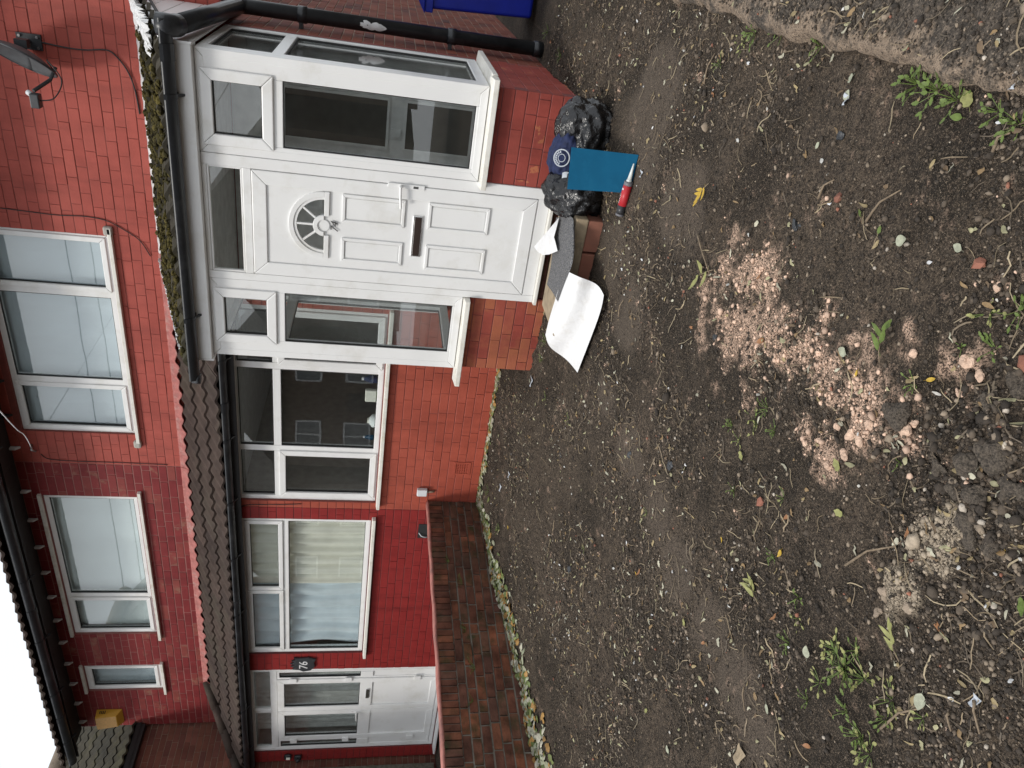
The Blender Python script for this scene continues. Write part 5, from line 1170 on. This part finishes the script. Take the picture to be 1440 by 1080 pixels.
# weeds
def weed(px, py, n, size, label, mat='leafgreen', base=None, name='weed', upright=.6, group=None):
    p = GP(px, py) if base is None else np.array(base); t = thing(name, label, 'weed', tuple(p), group); r = random.Random(px * 7 + py); mb = MB(); sm = MB()
    lm = leaf_mesh('leaf', mat, .26, 3, .4, px)
    for k in range(n):
        a = r.uniform(0, 6.28); d = size * r.uniform(.1, .9) ** .8; h = size * r.uniform(.15, .7) * upright; q = p + np.array((math.cos(a) * d, math.sin(a) * d, .004 + h)); sm.tube([p + np.array((math.cos(a) * d * .2, math.sin(a) * d * .2, 0)), q], .0012, 4)
        o = bpy.data.objects.new('leaf', lm); COL.objects.link(o); o.parent = t; s = size * r.uniform(.18, .38); o.matrix_local = Matrix.Translation(Vector(q)) @ Matrix.Rotation(a + r.uniform(-.6, .6), 4, 'Z') @ Matrix.Rotation(r.uniform(-.5, .3), 4, 'Y') @ Matrix.Diagonal((s, s, s, 1))
    sm.build('stems', 'leafgreen', t); fix(t)
WG = 'weeds along the broken path edge'
for (x, y, n, s) in [(1060, 45, 16, .07), (1093, 45, 14, .06), (1145, 62, 16, .06), (1283, 118, 22, .07), (1315, 128, 24, .075), (1340, 140, 18, .06), (1432, 175, 18, .06), (1405, 158, 12, .05)]: weed(x, y, n, s, 'small green weed growing in the broken path edge', group=WG)
SG = 'seedlings on the bare soil'
for (x, y, n, s) in [(1118, 840, 10, .045), (1105, 905, 14, .05), (1190, 940, 22, .08), (1205, 915, 12, .05), (1215, 1035, 16, .06), (1240, 1010, 12, .05), (1075, 575, 12, .05), (1085, 605, 10, .045), (1030, 600, 9, .045), (1030, 690, 8, .04), (1420, 435, 14, .05), (1385, 490, 10, .05), (1290, 540, 7, .04), (1345, 488, 6, .035), (1262, 650, 5, .03), (1080, 780, 8, .04), (1195, 1000, 10, .05), (1138, 985, 8, .04)]: weed(x, y, n, s, 'tiny green seedling clump on the bare soil', group=SG)
for (x, y, lb) in ((632, 790, 'small green weed high on the garden wall beside the house end'), (650, 820, 'green weed in an upper joint of the garden wall'), (655, 885, 'leafy weed in the middle joint of the garden wall'), (668, 940, 'small weed low in the garden wall joint'), (665, 985, 'tiny weed in the garden wall near the doors end')):
    weed(x, y, 14, .085, lb, base=on(x, y, 0, WX + .012), upright=.9)
OG = 'straggling yellow-green weeds on the soil'
for (x, y, n, s) in [(1180, 915, 16, .07), (1215, 955, 18, .09), (1160, 960, 10, .06), (1250, 985, 14, .07), (1225, 1060, 16, .08), (1120, 870, 9, .05), (1060, 590, 12, .06), (1040, 620, 9, .05), (1300, 1010, 8, .05), (1010, 90, 9, .05), (1040, 60, 12, .06), (1385, 440, 9, .05), (800, 590, 8, .05), (770, 560, 9, .06), (820, 770, 7, .04), (905, 720, 7, .04), (1100, 700, 7, .04)]: weed(x, y, n, s, 'straggling yellow-green weed flat on the soil', mat='leafolive', upright=.3, group=OG)
WB = 'weeds at the foot of the house wall'
for (x, y, n, s) in [(683, 655, 12, .06), (684, 690, 14, .07), (700, 745, 14, .07), (770, 45, 12, .07), (790, 80, 12, .06), (768, 480, 10, .06), (762, 505, 10, .06)]: weed(x, y, n, s, 'ragged green weed at the foot of a brick wall', group=WB)
# twigs and rubble that can be picked out
def twig(px, py, qx, qy, r, label, mat='twig', lift=.012):
    a, b = GP(px, py), GP(qx, qy); a[2] += lift; b[2] += lift; m = (a + b) / 2 + np.array((.01, .012, .006)); tag(MB().tube([a, a * .5 + m * .5 + np.array((.004, -.003, .003)), m, m * .5 + b * .5, b], r, 6, True, r * .5).build('twig', mat, None, smooth=True), label, 'twig')
for (a, b, c, d, lb) in ((1218, 312, 1273, 268, 'long curved root twig in the soil near the path'), (870, 445, 878, 422, 'short pale stick beside the foam sheet'), (1195, 795, 1262, 768, 'thin grey stalk across bare soil'), (1046, 965, 1046, 1000, 'pale grey stick on the smooth track'), (1372, 985, 1384, 1032, 'brown stick near the white scraps'), (1342, 1002, 1347, 1028, 'grey splinter of wood near the white scraps'), (1240, 1025, 1305, 995, 'pale bent stem beside the weeds'), (824, 815, 822, 840, 'white bent twig on dark soil'), (1156, 280, 1178, 253, 'short dark twig near the path edge'), (986, 330, 1002, 385, 'dark straight stem beside the pink dust'), (990, 118, 1003, 75, 'brown bark strip near the far path edge'), (1400, 214, 1428, 188, 'pale straw by the weeds of the path edge')): twig(a, b, c, d, .0045, lb)
def lump(px, py, s, mat, label, cat, name, seed, flat=.6, sub=3, group=None):
    bm = bmesh.new(); bmesh.ops.create_icosphere(bm, subdivisions=sub, radius=1); r = random.Random(seed); f = [Vector((r.uniform(-1, 1), r.uniform(-1, 1), r.uniform(-1, 1))) for _ in range(5)]
    for v in bm.verts: k = 1 + .34 * sum(math.sin(3.4 * v.co.dot(q) + i) for i, q in enumerate(f)) / 2 + .12 * abs(math.sin(9 * v.co.dot(f[0]) + 7 * v.co.dot(f[1]))) + r.uniform(-.07, .07); v.co = Vector((v.co.x * k * s, v.co.y * k * s * .85, v.co.z * k * s * flat))
    me = bpy.data.meshes.new(name); bm.to_mesh(me); bm.free(); o = mk(name, me, mat, None); p = GP(px, py); o.location = (p[0], p[1], p[2] + s * flat * .35); o.rotation_euler = (0, 0, r.uniform(0, 6)); tag(o, label, cat, group)
lump(1264, 580, .042, 'clod', 'dark soil clod sitting on the pink plaster dust', 'clod', 'soil_clod', 3)
CG = 'big clods of dark soil'
for (x, y, s) in [(1425, 545, .05), (1400, 570, .035), (1415, 640, .06), (1380, 650, .04), (1435, 690, .05), (1370, 745, .06), (1395, 770, .04), (1330, 660, .03), (1435, 740, .035), (1345, 690, .03), (1385, 700, .045)]: lump(x, y, s * .7, 'clod', 'big crumbly clod of dark soil', 'clod', 'soil_clod', x + y, group=CG)
PG = 'lumps of pink plaster'
for (x, y, s) in [(1150, 620, .028), (1168, 655, .022), (1200, 610, .03), (1215, 620, .026), (1275, 605, .03), (1282, 595, .022), (1133, 623, .018), (1358, 508, .03), (1372, 530, .022), (1290, 498, .02), (1190, 640, .026), (1225, 600, .024), (1178, 600, .022), (1337, 551, .016), (1400, 405, .016)]: lump(x, y, s * .62, 'rubblepink', 'crumbling lump of pink plaster', 'plaster lump', 'plaster_lump', x, group=PG)
SGp = 'grey stones in the soil'
for (x, y, s) in [(1113, 316, .02), (940, 655, .02), (790, 640, .018), (1245, 830, .02), (1235, 862, .016), (1290, 855, .015), (1178, 190, .016), (1012, 475, .015), (880, 640, .02), (800, 800, .025)]: lump(x, y, s, 'concrete' if x > 1200 else 'darkmetal', 'small smooth grey stone half sunk in soil', 'stone', 'stone', x, .5, group=SGp)
for (x, y, s, lb) in ((1182, 279, .02, 'small orange brick chip near the path'), (1375, 370, .018, 'orange brick chip on dark soil'), (1436, 512, .024, 'broken orange brick end among the clods'), (1066, 705, .022, 'reddish brick fragment beside a brown leaf')): lump(x, y, s, 'stepbrick', lb, 'brick chip', 'brick_chip', x, .6, 1)
def scrap(px, py, s, label, seed, mat='emblemwhite'):
    p = GP(px, py); r = random.Random(seed); mb = MB(); mb.grid(lambda u, v: p + np.array(((u - .5) * s * (1 + .4 * v), (v - .5) * s * .7, .008 + .006 * math.sin(u * 5 + v * 3) + r.uniform(0, .006))), 4, 3); tag(mb.build('paper_scrap', mat, None, solid=.001), label, 'scrap')
for k, (x, y, s, lb) in enumerate(((748, 537, .07, 'crumpled white scrap below the wide window'), (704, 686, .06, 'curled white scrap by the garden wall end'), (1185, 140, .03, 'white scrap near the path edge'), (1373, 986, .03, 'small white triangle of paper on soil'), (715, 668, .05, 'white curl of paper near the air brick'), (1433, 118, .025, 'white chip on the concrete path'), (1040, 1062, .07, 'bent pale strip of card on the smooth track'), (905, 245, .03, 'white scrap by the sealant nozzle'))): scrap(x, y, s, lb, k, 'plank' if 'card' in lb else 'emblemwhite')
